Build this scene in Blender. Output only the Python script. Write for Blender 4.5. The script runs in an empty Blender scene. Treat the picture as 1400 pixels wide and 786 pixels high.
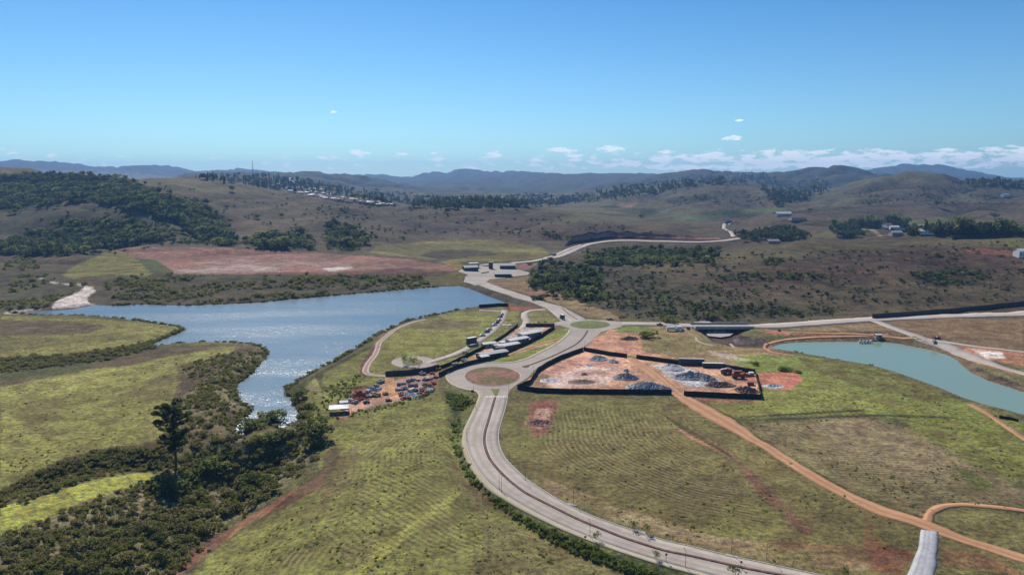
import bpy, bmesh, math, random
import numpy as np
from mathutils import Vector, Matrix
random.seed(7); rng = np.random.default_rng(7)
R = math.radians
scn = bpy.context.scene
COL = scn.collection

# ---------------------------------------------------------------- camera, sky, sun
CAM_H, PITCH, F = 100.0, R(8.53), 1000.0          # F in pixels of the 1400 px wide photograph
cam_d = bpy.data.cameras.new('camera'); cam = bpy.data.objects.new('camera', cam_d); COL.objects.link(cam)
cam.location = (0, 0, CAM_H); cam.rotation_euler = (math.pi/2-PITCH, 0, 0)
cam_d.sensor_width = 36; cam_d.lens = 36*F/1400; cam_d.clip_start = 1; cam_d.clip_end = 60000
scn.camera = cam
SUN_AZ, SUN_EL = R(-19), R(41)                     # azimuth clockwise from +Y
world = bpy.data.worlds.new('World'); scn.world = world; world.use_nodes = True
sun_d = bpy.data.lights.new('sun', 'SUN'); sun_d.energy = 5.0; sun_d.angle = R(0.5); sun_d.color = (1, .93, .82)
sun = bpy.data.objects.new('sun', sun_d); COL.objects.link(sun)
sdir = Vector((math.sin(SUN_AZ)*math.cos(SUN_EL), math.cos(SUN_AZ)*math.cos(SUN_EL), math.sin(SUN_EL)))
sun.rotation_euler = sdir.to_track_quat('Z', 'Y').to_euler(); sun.location = (0, 0, 400)
scn.view_settings.view_transform = 'Standard'; scn.view_settings.look = 'None'
scn.view_settings.exposure = 0.1; scn.view_settings.gamma = 1.0

def nd(nt, t, **kw):
    n = nt.nodes.new(t)
    for k, v in kw.items():
        if k == 'inp':
            for a, b in v.items(): n.inputs[a].default_value = b
        else: setattr(n, k, v)
    return n
def mth(nt, op, a, b=None, clamp=False):
    n = nd(nt, 'ShaderNodeMath', operation=op, use_clamp=clamp)
    for i, x in enumerate((a, b)):
        if x is None: continue
        if isinstance(x, (int, float)): n.inputs[i].default_value = x
        else: nt.links.new(x, n.inputs[i])
    return n.outputs[0]
def mixc(nt, f, a, b, blend='MIX'):
    n = nd(nt, 'ShaderNodeMix', data_type='RGBA', blend_type=blend)
    for k, x in ((0, f), (6, a), (7, b)):
        if isinstance(x, (int, float)): n.inputs[k].default_value = x
        elif isinstance(x, (tuple, list)): n.inputs[k].default_value = (*x[:3], 1)
        else: nt.links.new(x, n.inputs[k])
    return n.outputs[2]
def ramp(nt, src, pts):
    n = nd(nt, 'ShaderNodeMapRange', interpolation_type='SMOOTHSTEP', inp={1: pts[0], 2: pts[1], 3: pts[2], 4: pts[3]})
    nt.links.new(src, n.inputs[0]); return n.outputs[0]

def build_world():
    nt = world.node_tree; nt.nodes.clear(); L = nt.links.new
    sky = nd(nt, 'ShaderNodeTexSky', sky_type='NISHITA', sun_disc=False, sun_elevation=SUN_EL, sun_rotation=SUN_AZ,
             altitude=900, air_density=1.0, dust_density=0.6, ozone_density=2.0)
    tc = nd(nt, 'ShaderNodeTexCoord'); sp = nd(nt, 'ShaderNodeSeparateXYZ'); L(tc.outputs['Generated'], sp.inputs[0])
    az = mth(nt, 'ARCTAN2', sp.outputs[0], sp.outputs[1])
    el = mth(nt, 'ARCSINE', sp.outputs[2])
    azd = mth(nt, 'MULTIPLY', az, 57.2958); eld = mth(nt, 'MULTIPLY', el, 57.2958)
    cv = nd(nt, 'ShaderNodeCombineXYZ'); L(azd, cv.inputs[0]); L(mth(nt, 'MULTIPLY', eld, 3.2), cv.inputs[1])
    n1 = nd(nt, 'ShaderNodeTexNoise', inp={'Scale': .75, 'Detail': 8, 'Roughness': .6}); L(cv.outputs[0], n1.inputs['Vector'])
    nf = nd(nt, 'ShaderNodeTexNoise', inp={'Scale': 1.5, 'Detail': 6, 'Roughness': .62}); L(cv.outputs[0], nf.inputs['Vector'])
    n2 = nd(nt, 'ShaderNodeTexNoise', inp={'Scale': .07, 'Detail': 2}); L(cv.outputs[0], n2.inputs['Vector'])
    # long low bank of cloud above the horizon, thicker in one part of the sky
    band = mth(nt, 'MULTIPLY', ramp(nt, eld, (.1, .9, 0, 1)), ramp(nt, eld, (1.2, 3.0, 1, 0)))
    side = mth(nt, 'MULTIPLY', ramp(nt, azd, (-18, 16, .5, 1.0)), ramp(nt, azd, (60, 120, 1, .5)))
    dens = mth(nt, 'MULTIPLY', band, side)
    v = mth(nt, 'ADD', mth(nt, 'MULTIPLY', n1.outputs[0], 1.0), mth(nt, 'MULTIPLY', n2.outputs[0], .35))
    thr = mth(nt, 'SUBTRACT', .96, mth(nt, 'MULTIPLY', dens, .41))
    m = ramp(nt, mth(nt, 'SUBTRACT', v, thr), (0, .13, 0, .8))
    # separate small cumulus puffs: azimuth, elevation, half width, half height (degrees)
    for (u, vv, w, h) in ((487, 208, 9, 3.6), (675, 212, 11, 4.6), (768, 205, 19, 3.2), (786, 213.5, 12, 2.8), (835, 204, 18, 4.4), (1000, 189, 11, 3.0),
                          (911, 208, 10, 2.4), (455, 153, 5, 1.6), (550, 210.5, 6, 2), (594, 209.5, 5, 2), (1010, 165, 5, 1.4), (1296, 205, 12, 2.2), (1290, 212, 20, 3),
                          (1355, 205, 14, 2.6), (965, 213, 24, 3.5), (1395, 207, 14, 4)):
        dx, dy, dz = (u-700), F*math.cos(PITCH)-(vv-393)*math.sin(PITCH), -F*math.sin(PITCH)-(vv-393)*math.cos(PITCH)
        a0 = math.degrees(math.atan2(dx, dy)); e0 = math.degrees(math.atan2(dz, math.hypot(dx, dy)))
        a = mth(nt, 'MULTIPLY', mth(nt, 'SUBTRACT', azd, a0), 1/(w*.0573)); e = mth(nt, 'MULTIPLY', mth(nt, 'SUBTRACT', eld, e0), 1/(h*.0573))
        d = mth(nt, 'ADD', mth(nt, 'MULTIPLY', a, a), mth(nt, 'MULTIPLY', e, e))
        n3 = mth(nt, 'MULTIPLY', mth(nt, 'SUBTRACT', nf.outputs[0], .5), 6.5)
        m = mth(nt, 'MAXIMUM', m, ramp(nt, mth(nt, 'SUBTRACT', mth(nt, 'ADD', 1.0, n3), d), (-.35, .9, 0, .85)))
    gr = nd(nt, 'ShaderNodeMix', data_type='RGBA', blend_type='MULTIPLY'); gr.inputs[0].default_value = 1; L(sky.outputs[0], gr.inputs[6])
    L(mixc(nt, ramp(nt, eld, (0, 22, 0, 1)), (.58, .89, 1.06), (.20, .61, .97)), gr.inputs[7])
    cl = mixc(nt, m, gr.outputs[2], (11.0, 11.3, 11.6))
    bg = nd(nt, 'ShaderNodeBackground'); bg.inputs[1].default_value = .095; L(cl, bg.inputs[0])
    out = nd(nt, 'ShaderNodeOutputWorld'); L(bg.outputs[0], out.inputs[0])
build_world()

# ---------------------------------------------------------------- helpers
def S(r, g, b, k=.8):
    f = lambda c: ((c/255+.055)/1.055)**2.4 if c > 10 else c/255/12.92
    return (f(r)*k, f(g)*k, f(b)*k)
cP, sP = math.cos(PITCH), math.sin(PITCH)
def proj(x, y, z):
    zz = z-CAM_H; dep = y*cP-zz*sP; up = y*sP+zz*cP
    dep = np.maximum(dep, 1e-3)
    return 700+F*x/dep, 393-F*up/dep
def ray(u, v):
    a = np.asarray(u, float)-700; b = 393-np.asarray(v, float)
    return a, F*cP+b*sP, -F*sP+b*cP
def plane(u, v, z=0.0):
    dx, dy, dz = ray(u, v); t = (z-CAM_H)/dz
    return dx*t, dy*t
_lat = {}
def vnoise(x, y, seed=0):
    if seed not in _lat: _lat[seed] = np.random.default_rng(100+seed).random((256, 256))
    g = _lat[seed]; xi = np.floor(x).astype(np.int64); yi = np.floor(y).astype(np.int64); fx = x-xi; fy = y-yi
    fx = fx*fx*(3-2*fx); fy = fy*fy*(3-2*fy); a, b, c, d = xi & 255, yi & 255, (xi+1) & 255, (yi+1) & 255
    return (g[a, b]*(1-fx)+g[c, b]*fx)*(1-fy)+(g[a, d]*(1-fx)+g[c, d]*fx)*fy
def fbm(x, y, s, seed=0, o=4):
    t = 0; amp = 1; n = 0
    for i in range(o):
        t = t+amp*vnoise(x/s+17.3*i, y/s-9.1*i, seed+i); n += amp; amp *= .5; s *= .5
    return t/n-.5
def sm(a, b, x): t = np.clip((x-a)/(b-a), 0, 1); return t*t*(3-2*t)
def inside(px, py, poly):
    r = np.zeros(px.shape, bool); n = len(poly); xs = [p[0] for p in poly]; ys = [p[1] for p in poly]
    k = (px >= min(xs)) & (px <= max(xs)) & (py >= min(ys)) & (py <= max(ys))
    qx = px[k]; qy = py[k]; rr = np.zeros(qx.shape, bool)
    for i in range(n):
        x1, y1 = poly[i]; x2, y2 = poly[(i+1) % n]
        if y1 == y2: continue
        rr ^= ((y1 > qy) != (y2 > qy)) & (qx < (x2-x1)*(qy-y1)/(y2-y1)+x1)
    r[k] = rr; return r
def dist_line(px, py, line, closed=False):
    d = np.full(px.shape, 1e9); n = len(line)
    for i in range(n if closed else n-1):
        x1, y1 = line[i]; x2, y2 = line[(i+1) % n]; vx, vy = x2-x1, y2-y1; l = vx*vx+vy*vy+1e-9
        t = np.clip(((px-x1)*vx+(py-y1)*vy)/l, 0, 1)
        d = np.minimum(d, (px-x1-t*vx)**2+(py-y1-t*vy)**2)
    return np.sqrt(d)
def pchip(x, y, q):
    x = np.asarray(x, float); y = np.asarray(y, float); h = np.diff(x); d = np.diff(y)/h
    m = np.zeros(len(x)); m[0], m[-1] = d[0], d[-1]
    for i in range(1, len(x)-1):
        if d[i-1]*d[i] > 0:
            w1, w2 = 2*h[i]+h[i-1], h[i]+2*h[i-1]; m[i] = (w1+w2)/(w1/d[i-1]+w2/d[i])
    q = np.clip(q, x[0], x[-1]); k = np.clip(np.searchsorted(x, q)-1, 0, len(x)-2)
    t = (q-x[k])/h[k]; a = y[k]; b = y[k+1]
    return (2*t**3-3*t**2+1)*a+(t**3-2*t**2+t)*h[k]*m[k]+(-2*t**3+3*t**2)*b+(t**3-t**2)*h[k]*m[k+1]

# ---------------------------------------------------------------- terrain: crest and valley lines (u, distance, v) or (u, distance, None, height)
CURVES = [
 [(-600,60,None,0),(2000,60,None,0)],
 [(-600,300,None,0),(2000,300,None,0)],
 [(-600,600,None,2),(0,590,None,0),(130,600,None,-1),(300,605,None,-1),(450,630,None,-1),(600,685,None,-1),(640,700,None,0),(700,600,None,0),(760,525,None,0),(900,510,None,0),(1200,512,None,0),(1400,565,None,0),(2000,600,None,0)],
 [(-600,740,None,8),(0,725,375),(100,725,375),(170,705,379),(300,722,376),(450,735,374),(560,742,374),(620,745,372),(660,712,380),(720,700,384),(800,620,400),(900,600,407),(1000,600,401),(1200,620,395),(1400,680,380),(2000,700,None,10)],
 [(-600,900,None,10),(0,900,348),(120,930,342),(170,945,340),(300,930,342),(450,905,347),(560,830,357),(620,800,362),(700,850,358),(760,880,352),(850,800,365),(950,850,348),(1000,860,343),(1100,880,332),(1200,900,325),(1300,900,322),(1400,900,320),(2000,900,None,33)],
 [(-600,1000,None,8),(0,1000,None,5),(300,1010,None,7),(450,1000,None,7),(560,950,None,5),(600,940,347),(700,950,345),(760,970,None,4),(850,900,355),(950,960,None,3),(1100,1000,None,6),(1200,1050,None,10),(1400,1050,None,18),(2000,1050,None,20)],
 [(-600,1230,None,50),(0,1230,283),(100,1230,275),(200,1230,279),(280,1200,303),(330,1150,326),(400,1150,322),(450,1150,318),(560,1150,322),(620,1080,331),(700,1080,334),(760,1100,331),(850,1090,328),(950,1100,327),(1010,1100,325),(1100,1200,321),(1200,1350,318),(1300,1350,315),(1400,1350,310),(2000,1350,None,20)],
 [(-600,1380,None,70),(0,1380,268),(100,1380,260),(200,1380,263),(280,1380,276),(340,1350,290),(400,1350,292),(450,1350,294),(560,1350,302),(620,1300,308),(700,1300,306),(760,1300,304),(850,1300,307),(950,1250,313),(1010,1250,316),(1100,1500,305),(1200,1700,300),(1300,1700,300),(1400,1700,298),(2000,1700,None,40)],
 [(-600,1800,None,112),(0,1800,233),(60,1800,234),(100,1800,235),(150,1800,237),(200,1800,240),(260,1800,246),(300,1750,250),(350,1750,257),(400,1750,264),(450,1750,270),(500,1700,275),(560,1700,279),(620,1700,281),(700,1600,285),(760,1500,290),(800,1480,294),(850,1450,300),(900,1450,305),(950,1450,309),(1010,1450,311),(1060,1650,300),(1100,1900,286),(1200,2200,266),(1300,2200,266),(1400,2200,268),(2000,2200,None,70)],
 [(-600,2300,None,50),(0,2300,None,50),(300,2300,None,35),(450,2300,None,25),(600,2300,None,8),(760,1950,None,8),(850,1900,292),(900,1850,299),(950,1800,303),(1010,1850,300),(1060,2000,None,20),(1100,2250,275),(1200,2400,258),(1300,2400,260),(1400,2400,262),(2000,2400,None,75)],
 [(-600,2900,None,50),(0,2900,None,50),(200,2900,None,60),(250,2900,244),(300,2900,241),(350,2900,240),(400,2900,243),(450,2900,253),(500,2900,264),(600,2800,274),(700,2700,278),(760,2700,277),(800,2700,270),(850,2700,263),(900,2700,256),(950,2700,250),(1000,2700,249),(1050,2700,257),(1100,2700,269),(1130,2700,265),(1180,2700,251),(1240,2700,240),(1300,2700,244),(1350,2700,248),(1400,2700,252),(2000,2700,None,85)],
 [(-600,3500,None,40),(200,3500,None,40),(400,3500,None,40),(600,3500,None,20),(700,3500,None,15),(900,3500,None,30),(1050,3500,None,20),(1300,3500,None,50),(2000,3500,None,50)],
 [(-600,4600,None,60),(200,4600,None,60),(250,4600,241),(300,4600,237),(345,4600,236),(380,4600,239),(430,4600,237),(460,4600,239),(500,4600,246),(560,4600,255),(620,4600,262),(700,4600,264),(760,4600,262),(800,4600,258),(850,4600,251),(900,4600,244),(950,4600,239),(1000,4600,238),(1050,4600,238),(1100,4600,233),(1135,4600,231),(1165,4600,235),(1200,4600,241),(1300,4600,None,60),(2000,4600,None,60)],
 [(-600,6700,None,60),(400,6700,None,60),(500,6700,250),(560,6700,251),(620,6700,248),(700,6700,243),(760,6700,240.5),(830,6700,240.5),(900,6700,240),(950,6700,236.5),(1000,6700,238),(1060,6700,240),(1200,6700,None,60),(2000,6700,None,60)],
 [(-600,10000,224),(-200,10000,222),(0,10000,222),(30,10000,221),(60,10000,222.5),(110,10000,225.5),(150,10000,229.5),(180,10000,229),(200,10000,228.5),(240,10000,230.5),(262,10000,235),(290,10000,234),(330,10000,234),(400,10000,238),(450,10000,240),(480,10000,241.5),(520,10000,240),(560,10000,243.5),(585,10000,237.5),(600,10000,237),(607,10000,238.5),(630,10000,233.5),(660,10000,236),(700,10000,236.5),(720,10000,236.5),(760,10000,240),(900,10000,240),(1000,10000,240),(1100,10000,238),(1160,10000,236),(1190,10000,232),(1220,10000,228),(1245,10000,225.5),(1290,10000,227.5),(1315,10000,233),(1350,10000,239),(1400,10000,246),(1500,10000,250),(2000,10000,240)],
 [(-600,12500,None,60),(2000,12500,None,60)],
]
th = np.radians(np.concatenate([np.arange(-62, -39, .6), np.arange(-39, 39, .1), np.arange(39, 62.1, .6)]))
rr = [60.0]
while rr[-1] < 12500:
    r = rr[-1]
    step = 4 if r < 150 else max(1.0, r*r/100000*1.35) if r < 560 else 4.4 if r < 1100 else 9.5 if r < 2300 else 32 if r < 5000 else 110
    rr.append(r+step)
rr = np.array(rr); NT, NR = len(th), len(rr)
cr, cz = [], []
for c in CURVES:
    A, RR, ZZ = [], [], []
    for p in c:
        v = p[2] if p[2] is not None else 330
        dx, dy, dz = ray(p[0], v); a_ = math.atan2(dx, dy); r_ = p[1]/math.cos(min(abs(a_), R(38)))**float(np.clip((3000-p[1])/1900, 0, 1)); A.append(a_); RR.append(r_)
        ZZ.append(p[3] if p[2] is None else CAM_H+r_*dz/math.hypot(dx, dy))
    cr.append(pchip(A, RR, th)); cz.append(pchip(A, ZZ, th))
cr = np.array(cr); cz = np.array(cz)
ZG = np.empty((NT, NR))
for i in range(NT): ZG[i] = pchip(cr[:, i], cz[:, i], rr)
TH, RG = np.meshgrid(th, rr, indexing='ij')
X = RG*np.sin(TH); Y = RG*np.cos(TH)
# folds and gullies of the hills; small swells of the fields
hill = sm(620, 1000, RG)
fr_ = [tuple(map(float, plane(u_, v_, z_))) for u_, v_, z_ in ((700,360,3),(745,355.5,3),(775,346,3.5),(805,334,5),(850,329.3,7),(910,330.6,7),(980,330.5,7),(1022,326,8))]
k_ = (RG > 700) & (RG < 1700); nm_ = np.ones(X.shape); nm_[k_] = .08+.92*sm(5, 110, dist_line(X[k_], Y[k_], fr_)); hill = hill*nm_
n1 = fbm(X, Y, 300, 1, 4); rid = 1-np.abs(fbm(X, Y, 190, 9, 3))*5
ZG += hill*(n1*np.clip(RG*.0115, 4, 60) - np.clip(rid, 0, 1)*np.clip(RG*.008, 3, 26)+np.clip(RG*.0028, 1, 11))
bw = [(r_*math.sin(math.atan2(u_-700, 1000)), r_*math.cos(math.atan2(u_-700, 1000))) for u_, r_ in ((785,1085),(815,1150),(860,1180),(910,1175),(960,1155),(985,1135))]
ZG += sm(8000, 9500, RG)*fbm(X, Y, 500, 3, 4)*40
ZG += sm(1500, 600, RG)*sm(500, 640, RG)*fbm(X, Y, 60, 5, 4)*5
FLAT = [(560,410),(1060,420),(1420,418),(1420,445),(1200,450),(1060,470),(1080,520),(1070,560),(1000,580),(730,570),(760,640),(1200,760),(1300,840),(900,830),(600,700),(600,560),(440,570),(440,520),(560,440)]
fw = [tuple(map(float, plane(u, v))) for u, v in FLAT]
dfl = np.zeros(X.shape); k = RG < 900
dfl[k] = np.where(inside(X[k], Y[k], fw), 0, dist_line(X[k], Y[k], fw, True)); dfl[~k] = 999
ZG += sm(0, 30, dfl)*sm(700, 500, RG)*(fbm(X, Y, 70, 21, 4)*3.4)
def pl(pts, z=0.0): return [tuple(map(float, plane(u, v, z))) for u, v in pts]
LAKE_Z, POND_Z = -2.4, -3.5
LAKE = [(20,429),(60,425),(95,423.5),(130,417),(150,418),(200,416),(250,418),(300,416),(350,414),(380,411),(410,408),(470,403),(530,398),(600,392),(628,391),(640,394),(665,404),(692,414),(680,417),(660,418.5),(640,422),(610,428),(590,432),(560,438),(545,443),(525,453),(510,461),(495,471),(480,480),(455,495),(435,504),(420,513),(405,521),(392,530),(388,537),(395,541),(402,545),(402,552),(405,560),(412,568),(408,574),(400,580),(385,585),(375,582),(382,578),(375,570),(367,567),(355,572),(350,580),(342,582),(334,590),(331,598),(322,596),(321,588),(328,575),(333,570),(345,563),(345,557),(335,553),(328,549),(325,540),(320,535),(322,528),(330,522),(345,510),(355,498),(364,490),(367,482),(362,475),(350,471),(320,469),(280,469),(250,471),(215,474),(205,471),(225,463),(245,455),(253,450.5),(245,447),(225,444),(190,439),(150,435),(100,432),(50,431)]
POND = [(1057,475),(1062,472),(1070,470),(1085,468.5),(1100,467.7),(1150,467),(1200,467),(1230,470),(1270,478),(1295,485),(1308,492),(1316,500),(1325,508),(1350,520),(1400,536),(1450,549),(1500,560),(1540,590),(1500,600),(1400,567),(1360,557),(1320,545),(1280,528),(1240,514),(1200,503),(1160,495),(1120,488),(1085,482),(1063,479)]
LAKE_W = pl(LAKE, LAKE_Z); POND_W = pl(POND, POND_Z)
for W, wz, bw, wide in ((LAKE_W, LAKE_Z, 9, 1), (POND_W, POND_Z, 13, 1)):
    k = (RG < 1000) & (RG > 180); x, y = X[k], Y[k]
    ins = inside(x, y, W); d = dist_line(x, y, W, True); z = ZG[k]
    bank = wz+.25+(z-wz-.25)*sm(0, bw, d)
    ZG[k] = np.where(ins, wz-.15-np.minimum(d*.3, 3), np.where(d < bw, bank, z))
def dip(line, depth, width, z0=0):
    w = pl(line, z0); k = RG < 900; d = dist_line(X[k], Y[k], w); ZG[k] -= depth*np.exp(-(d/width)**2)*np.where(inside(X[k], Y[k], LAKE_W), 0, sm(2, 26, dist_line(X[k], Y[k], LAKE_W, True)))
dip([(312,622),(300,660),(270,705),(220,760),(150,830),(60,930)], 11, 30)
dip([(0,672),(50,652),(100,638),(150,625),(200,618)], 3.5, 7)
dip([(634,552),(622,580),(621,610),(635,645),(672,683),(730,722),(790,753),(850,775),(930,800)], 2.2, 3.2)
CUL = [(952,449),(1022,448),(1012,458),(1050,466),(1045,475),(1000,474),(975,468)]
w = pl(CUL); k = (RG < 700) & (RG > 380)
d = dist_line(X[k], Y[k], w, True); ZG[k] -= np.where(inside(X[k], Y[k], w), 1.4+sm(0, 6, d)*2.2, 1.4*sm(4, 0, d))

def hgt(x, y):
    x = np.asarray(x, float); y = np.asarray(y, float)
    i = np.clip(np.interp(np.arctan2(x, y), th, np.arange(NT)), 0, NT-1.001); j = np.clip(np.interp(np.hypot(x, y), rr, np.arange(NR)), 0, NR-1.001)
    i0 = i.astype(int); j0 = j.astype(int); a = i-i0; b = j-j0
    return (ZG[i0, j0]*(1-a)+ZG[i0+1, j0]*a)*(1-b)+(ZG[i0, j0+1]*(1-a)+ZG[i0+1, j0+1]*a)*b
RS = np.concatenate([np.arange(100, 700, 2.5), np.arange(700, 2500, 8), np.arange(2500, 12400, 40)])
def G(u, v):
    """first point of the ground seen through pixel (u, v), arrays allowed"""
    u = np.atleast_1d(np.asarray(u, float)); v = np.atleast_1d(np.asarray(v, float))
    dx, dy, dz = ray(u, v); h = np.hypot(dx, dy); dx, dy, dz = dx/h, dy/h, dz/h
    zr = CAM_H+dz[:, None]*RS[None]; zt = hgt(dx[:, None]*RS[None], dy[:, None]*RS[None])
    below = zr <= zt; k = np.argmax(below, 1); k = np.where(below.any(1), np.maximum(k, 1), len(RS)-1)
    a = RS[k-1]; b = RS[k]
    for _ in range(14):
        m = (a+b)/2; z = CAM_H+dz*m < hgt(dx*m, dy*m); b = np.where(z, m, b); a = np.where(z, a, m)
    r = (a+b)/2
    return np.stack([dx*r, dy*r, hgt(dx*r, dy*r)], 1)
def g1(u, v): return Vector(G(u, v)[0])

# ---------------------------------------------------------------- land cover
UU, VV = proj(X, Y, ZG)
C = np.empty((NT, NR, 3))
def setc(m, c): 
    for i in range(3): C[..., i] = C[..., i]*(1-m)+c[i]*m
base = S(108,104,62)
C[:] = base
setc(sm(505, 540, RG), S(98,86,64)); setc(sm(2250, 2400, RG), S(92,92,68)); setc(sm(3600, 4200, RG), S(62,72,54)); setc(sm(6000, 7000, RG), S(58,70,60))
jn = [fbm(X, Y, 14, 31+i*5, 3) for i in range(3)]; jm = [fbm(X, Y, 14, 51+i*5, 3) for i in range(3)]
def paint(c, poly, jit=4, rmin=0, rmax=1e9, op=1.0, brk=0):
    us = [p[0] for p in poly]; vs = [p[1] for p in poly]
    k = (UU > min(us)-12) & (UU < max(us)+12) & (VV > min(vs)-12) & (VV < max(vs)+12) & (RG >= rmin) & (RG <= rmax)
    if not k.any(): return
    m = np.zeros(int(k.sum()))
    for i in range(3): m += inside(UU[k]+jn[i][k]*jit*3.2, VV[k]+jm[i][k]*jit*1.6, poly)/3
    if brk: m *= sm(-.12, .1, fbm(X[k], Y[k], 26, 77, 4)+.25-brk*.25)
    m *= op
    for i in range(3): C[..., i][k] = C[..., i][k]*(1-m)+c[i]*m
YG = S(140,135,64); OL = S(118,112,60); BR = S(98,84,64); DK = S(64,60,44); FO = S(48,56,40); RED = S(172,122,108); ORG = S(212,158,120); TAN = S(165,140,105); RDK = S(120,74,62)
P = {}
P['forest_gully'] = [(0,243),(110,240),(170,248),(215,268),(260,280),(290,290),(295,305),(318,322),(322,338),(290,334),(262,318),(235,300),(180,285),(120,273),(60,277),(0,290)]
P['forest_foot'] = [(0,347),(0,333),(60,326),(100,306),(170,306),(200,318),(240,324),(200,331),(150,338),(100,346),(60,351)]
P['forest_clump_a'] = [(336,336),(350,323),(380,319),(410,326),(432,339),(400,342)]
P['forest_clump_b'] = [(445,332),(448,306),(470,308),(490,326),(508,336),(480,345),(460,341)]
P['forest_valley'] = [(800,354),(830,345),(870,342),(930,343),(985,345),(985,350),(940,353),(890,360),(850,365),(815,364)]
P['forest_dam'] = [(722,386),(735,372),(790,364),(820,376),(822,400),(805,412),(788,410),(760,396),(730,396)]
P['right_scrub'] = [(800,372),(860,368),(930,385),(1000,400),(1080,410),(1150,430),(1060,440),(960,440),(880,432),(830,425),(800,415)]
P['bank_scrub'] = [(185,376),(250,380),(400,384),(560,386),(600,388),(530,397),(410,406),(300,414),(200,415),(150,413),(140,390)]
P['stream_scrub'] = [(0,790),(0,732),(60,716),(100,694),(160,674),(212,658),(225,600),(250,540),(300,505),(350,478),(364,484),(345,510),(320,530),(325,550),(330,570),(320,590),(330,602),(400,587),(412,570),(400,545),(392,535),(420,530),(432,560),(450,596),(425,625),(380,675),(300,722),(240,786)]
P['slope_scrub'] = [(0,672),(40,652),(90,632),(130,618),(210,612),(232,598),(215,640),(130,652),(60,676),(0,692)]
P['hedge_band'] = [(0,490),(100,484),(200,468),(250,453),(230,464),(205,472),(215,475),(150,491),(80,501),(0,510)]
P['avenue_bank'] = [(612,530),(650,545),(648,560),(634,590),(634,612),(645,638),(670,668),(720,705),(760,722),(850,758),(940,786),(880,786),(800,760),(740,730),(680,690),(640,655),(618,610),(622,570),(605,545)]
# left hills
paint(S(116,110,70), [(0,232),(150,234),(300,248),(400,262),(380,268),(300,266),(215,256),(130,245),(0,243)])
paint(S(104,92,68), [(290,262),(400,268),(480,285),(420,300),(440,330),(350,320),(320,300)], 6)
paint(S(92,90,66), [(0,332),(0,290),(60,278),(120,273),(190,287),(240,303),(270,322),(200,322),(120,305),(60,325)], 3)
paint(S(80,78,60), [(90,305),(180,300),(260,322),(330,338),(200,335)], 5, op=.7)
for n in ('forest_gully', 'forest_foot', 'forest_clump_a', 'forest_clump_b'): paint(FO, P[n], 2.5)
for p in ([(555,322),(600,308),(650,312),(660,318),(610,322)], [(700,288),(790,292),(830,300),(760,304),(700,298)], [(500,295),(560,300),(610,318),(560,314)], [(400,275),(470,280),(520,300),(470,300)]):
    paint(S(78,68,58), p, 6, op=.75)
paint(S(92,74,62), [(620,300),(760,295),(880,312),(900,322),(800,318),(740,330),(640,326)], 5, op=.8)
paint(S(88,86,62), [(0,372),(60,370),(120,388),(95,405),(60,422),(0,426)], 3); paint(DK, [(5,358),(40,350),(55,368),(30,372),(5,368)], 3, op=.8)
paint(S(88,80,58), [(130,416),(122,400),(150,376),(200,374),(640,382),(635,391),(530,399),(410,409),(300,417)], 2)
paint(S(120,112,58), [(560,384),(600,374),(620,366),(638,376),(636,390),(600,391),(540,396)], 2)
paint(RED, [(150,342),(185,338),(300,339),(400,344),(500,350),(560,355),(608,362),(625,371),(560,373),(480,375),(400,375),(300,375),(238,375),(205,362),(175,351)], 2)
paint(S(190,160,150), [(330,352),(420,352),(540,362),(560,367),(440,365),(250,362)], 6, op=.6, brk=.5)
paint(S(200,180,170), [(230,368),(330,362),(430,370),(300,374),(240,374)], 4, op=.7, brk=.3); paint(S(225,215,210), [(440,367),(480,364),(485,367),(450,371)], 1.5)
paint(RDK, [(158,341),(250,338),(280,342),(170,346)], 2, op=.8); paint(S(96,62,56), [(350,372),(470,372),(560,366),(625,371),(600,377),(480,378),(350,376)], 2, op=.75)
paint(S(150,112,98), [(300,345),(420,350),(520,356),(400,356)], 5, op=.5, brk=.6)
paint(S(148,144,62), [(84,376),(108,360),(150,344),(160,342),(186,353),(215,372),(200,377),(150,375),(100,381)], 1.5)
paint(S(90,100,52), [(185,353),(215,356),(238,372),(225,376),(205,372)], 2); paint(S(72,80,46), [(240,376),(320,375),(430,378),(560,380),(560,385),(400,384),(250,380)], 2, op=.8)
for a in range(4): paint(S(98,100,46), [(100+a*22,378-a*7),(140+a*14,376-a*6),(180+a*8,370-a*4),(181+a*8,371.5-a*4),(140+a*14,378-a*6)], 1, op=.8)
paint(S(136,128,68), [(505,346),(515,336),(560,332),(640,328),(700,330),(745,340),(752,350),(720,356),(680,358),(620,357),(560,352)], 3)
paint(S(72,68,56), [(575,350),(590,343),(640,341),(690,346),(670,350),(640,351),(610,357)], 3, op=.85); paint(S(165,140,62), [(600,358),(622,354),(636,364),(625,370)], 2)
paint(S(165,118,108), [(690,362),(735,360),(725,368),(700,370)], 2); paint(S(150,125,85), [(650,382),(722,378),(740,388),(790,408),(840,430),(855,438),(800,432),(760,415),(700,396)], 2)
paint(S(165,120,92), [(725,390),(760,404),(745,408),(712,398)], 2, op=.7)
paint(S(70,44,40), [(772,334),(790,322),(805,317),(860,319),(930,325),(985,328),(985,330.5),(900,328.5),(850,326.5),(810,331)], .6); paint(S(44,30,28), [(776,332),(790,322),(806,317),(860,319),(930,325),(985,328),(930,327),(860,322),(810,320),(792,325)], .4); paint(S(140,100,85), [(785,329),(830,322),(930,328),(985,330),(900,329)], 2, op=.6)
for n in ('forest_valley', 'forest_dam'): paint(FO, P[n], 2.5)
paint(S(104,96,66), [(830,364),(950,348),(1100,333),(1400,320),(1400,332),(1150,345),(980,362),(900,372)], 4)
paint(S(86,66,58), [(960,395),(1030,372),(1130,350),(1250,335),(1400,345),(1400,372),(1250,380),(1130,392),(1000,408)], 7, op=.8)
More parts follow.
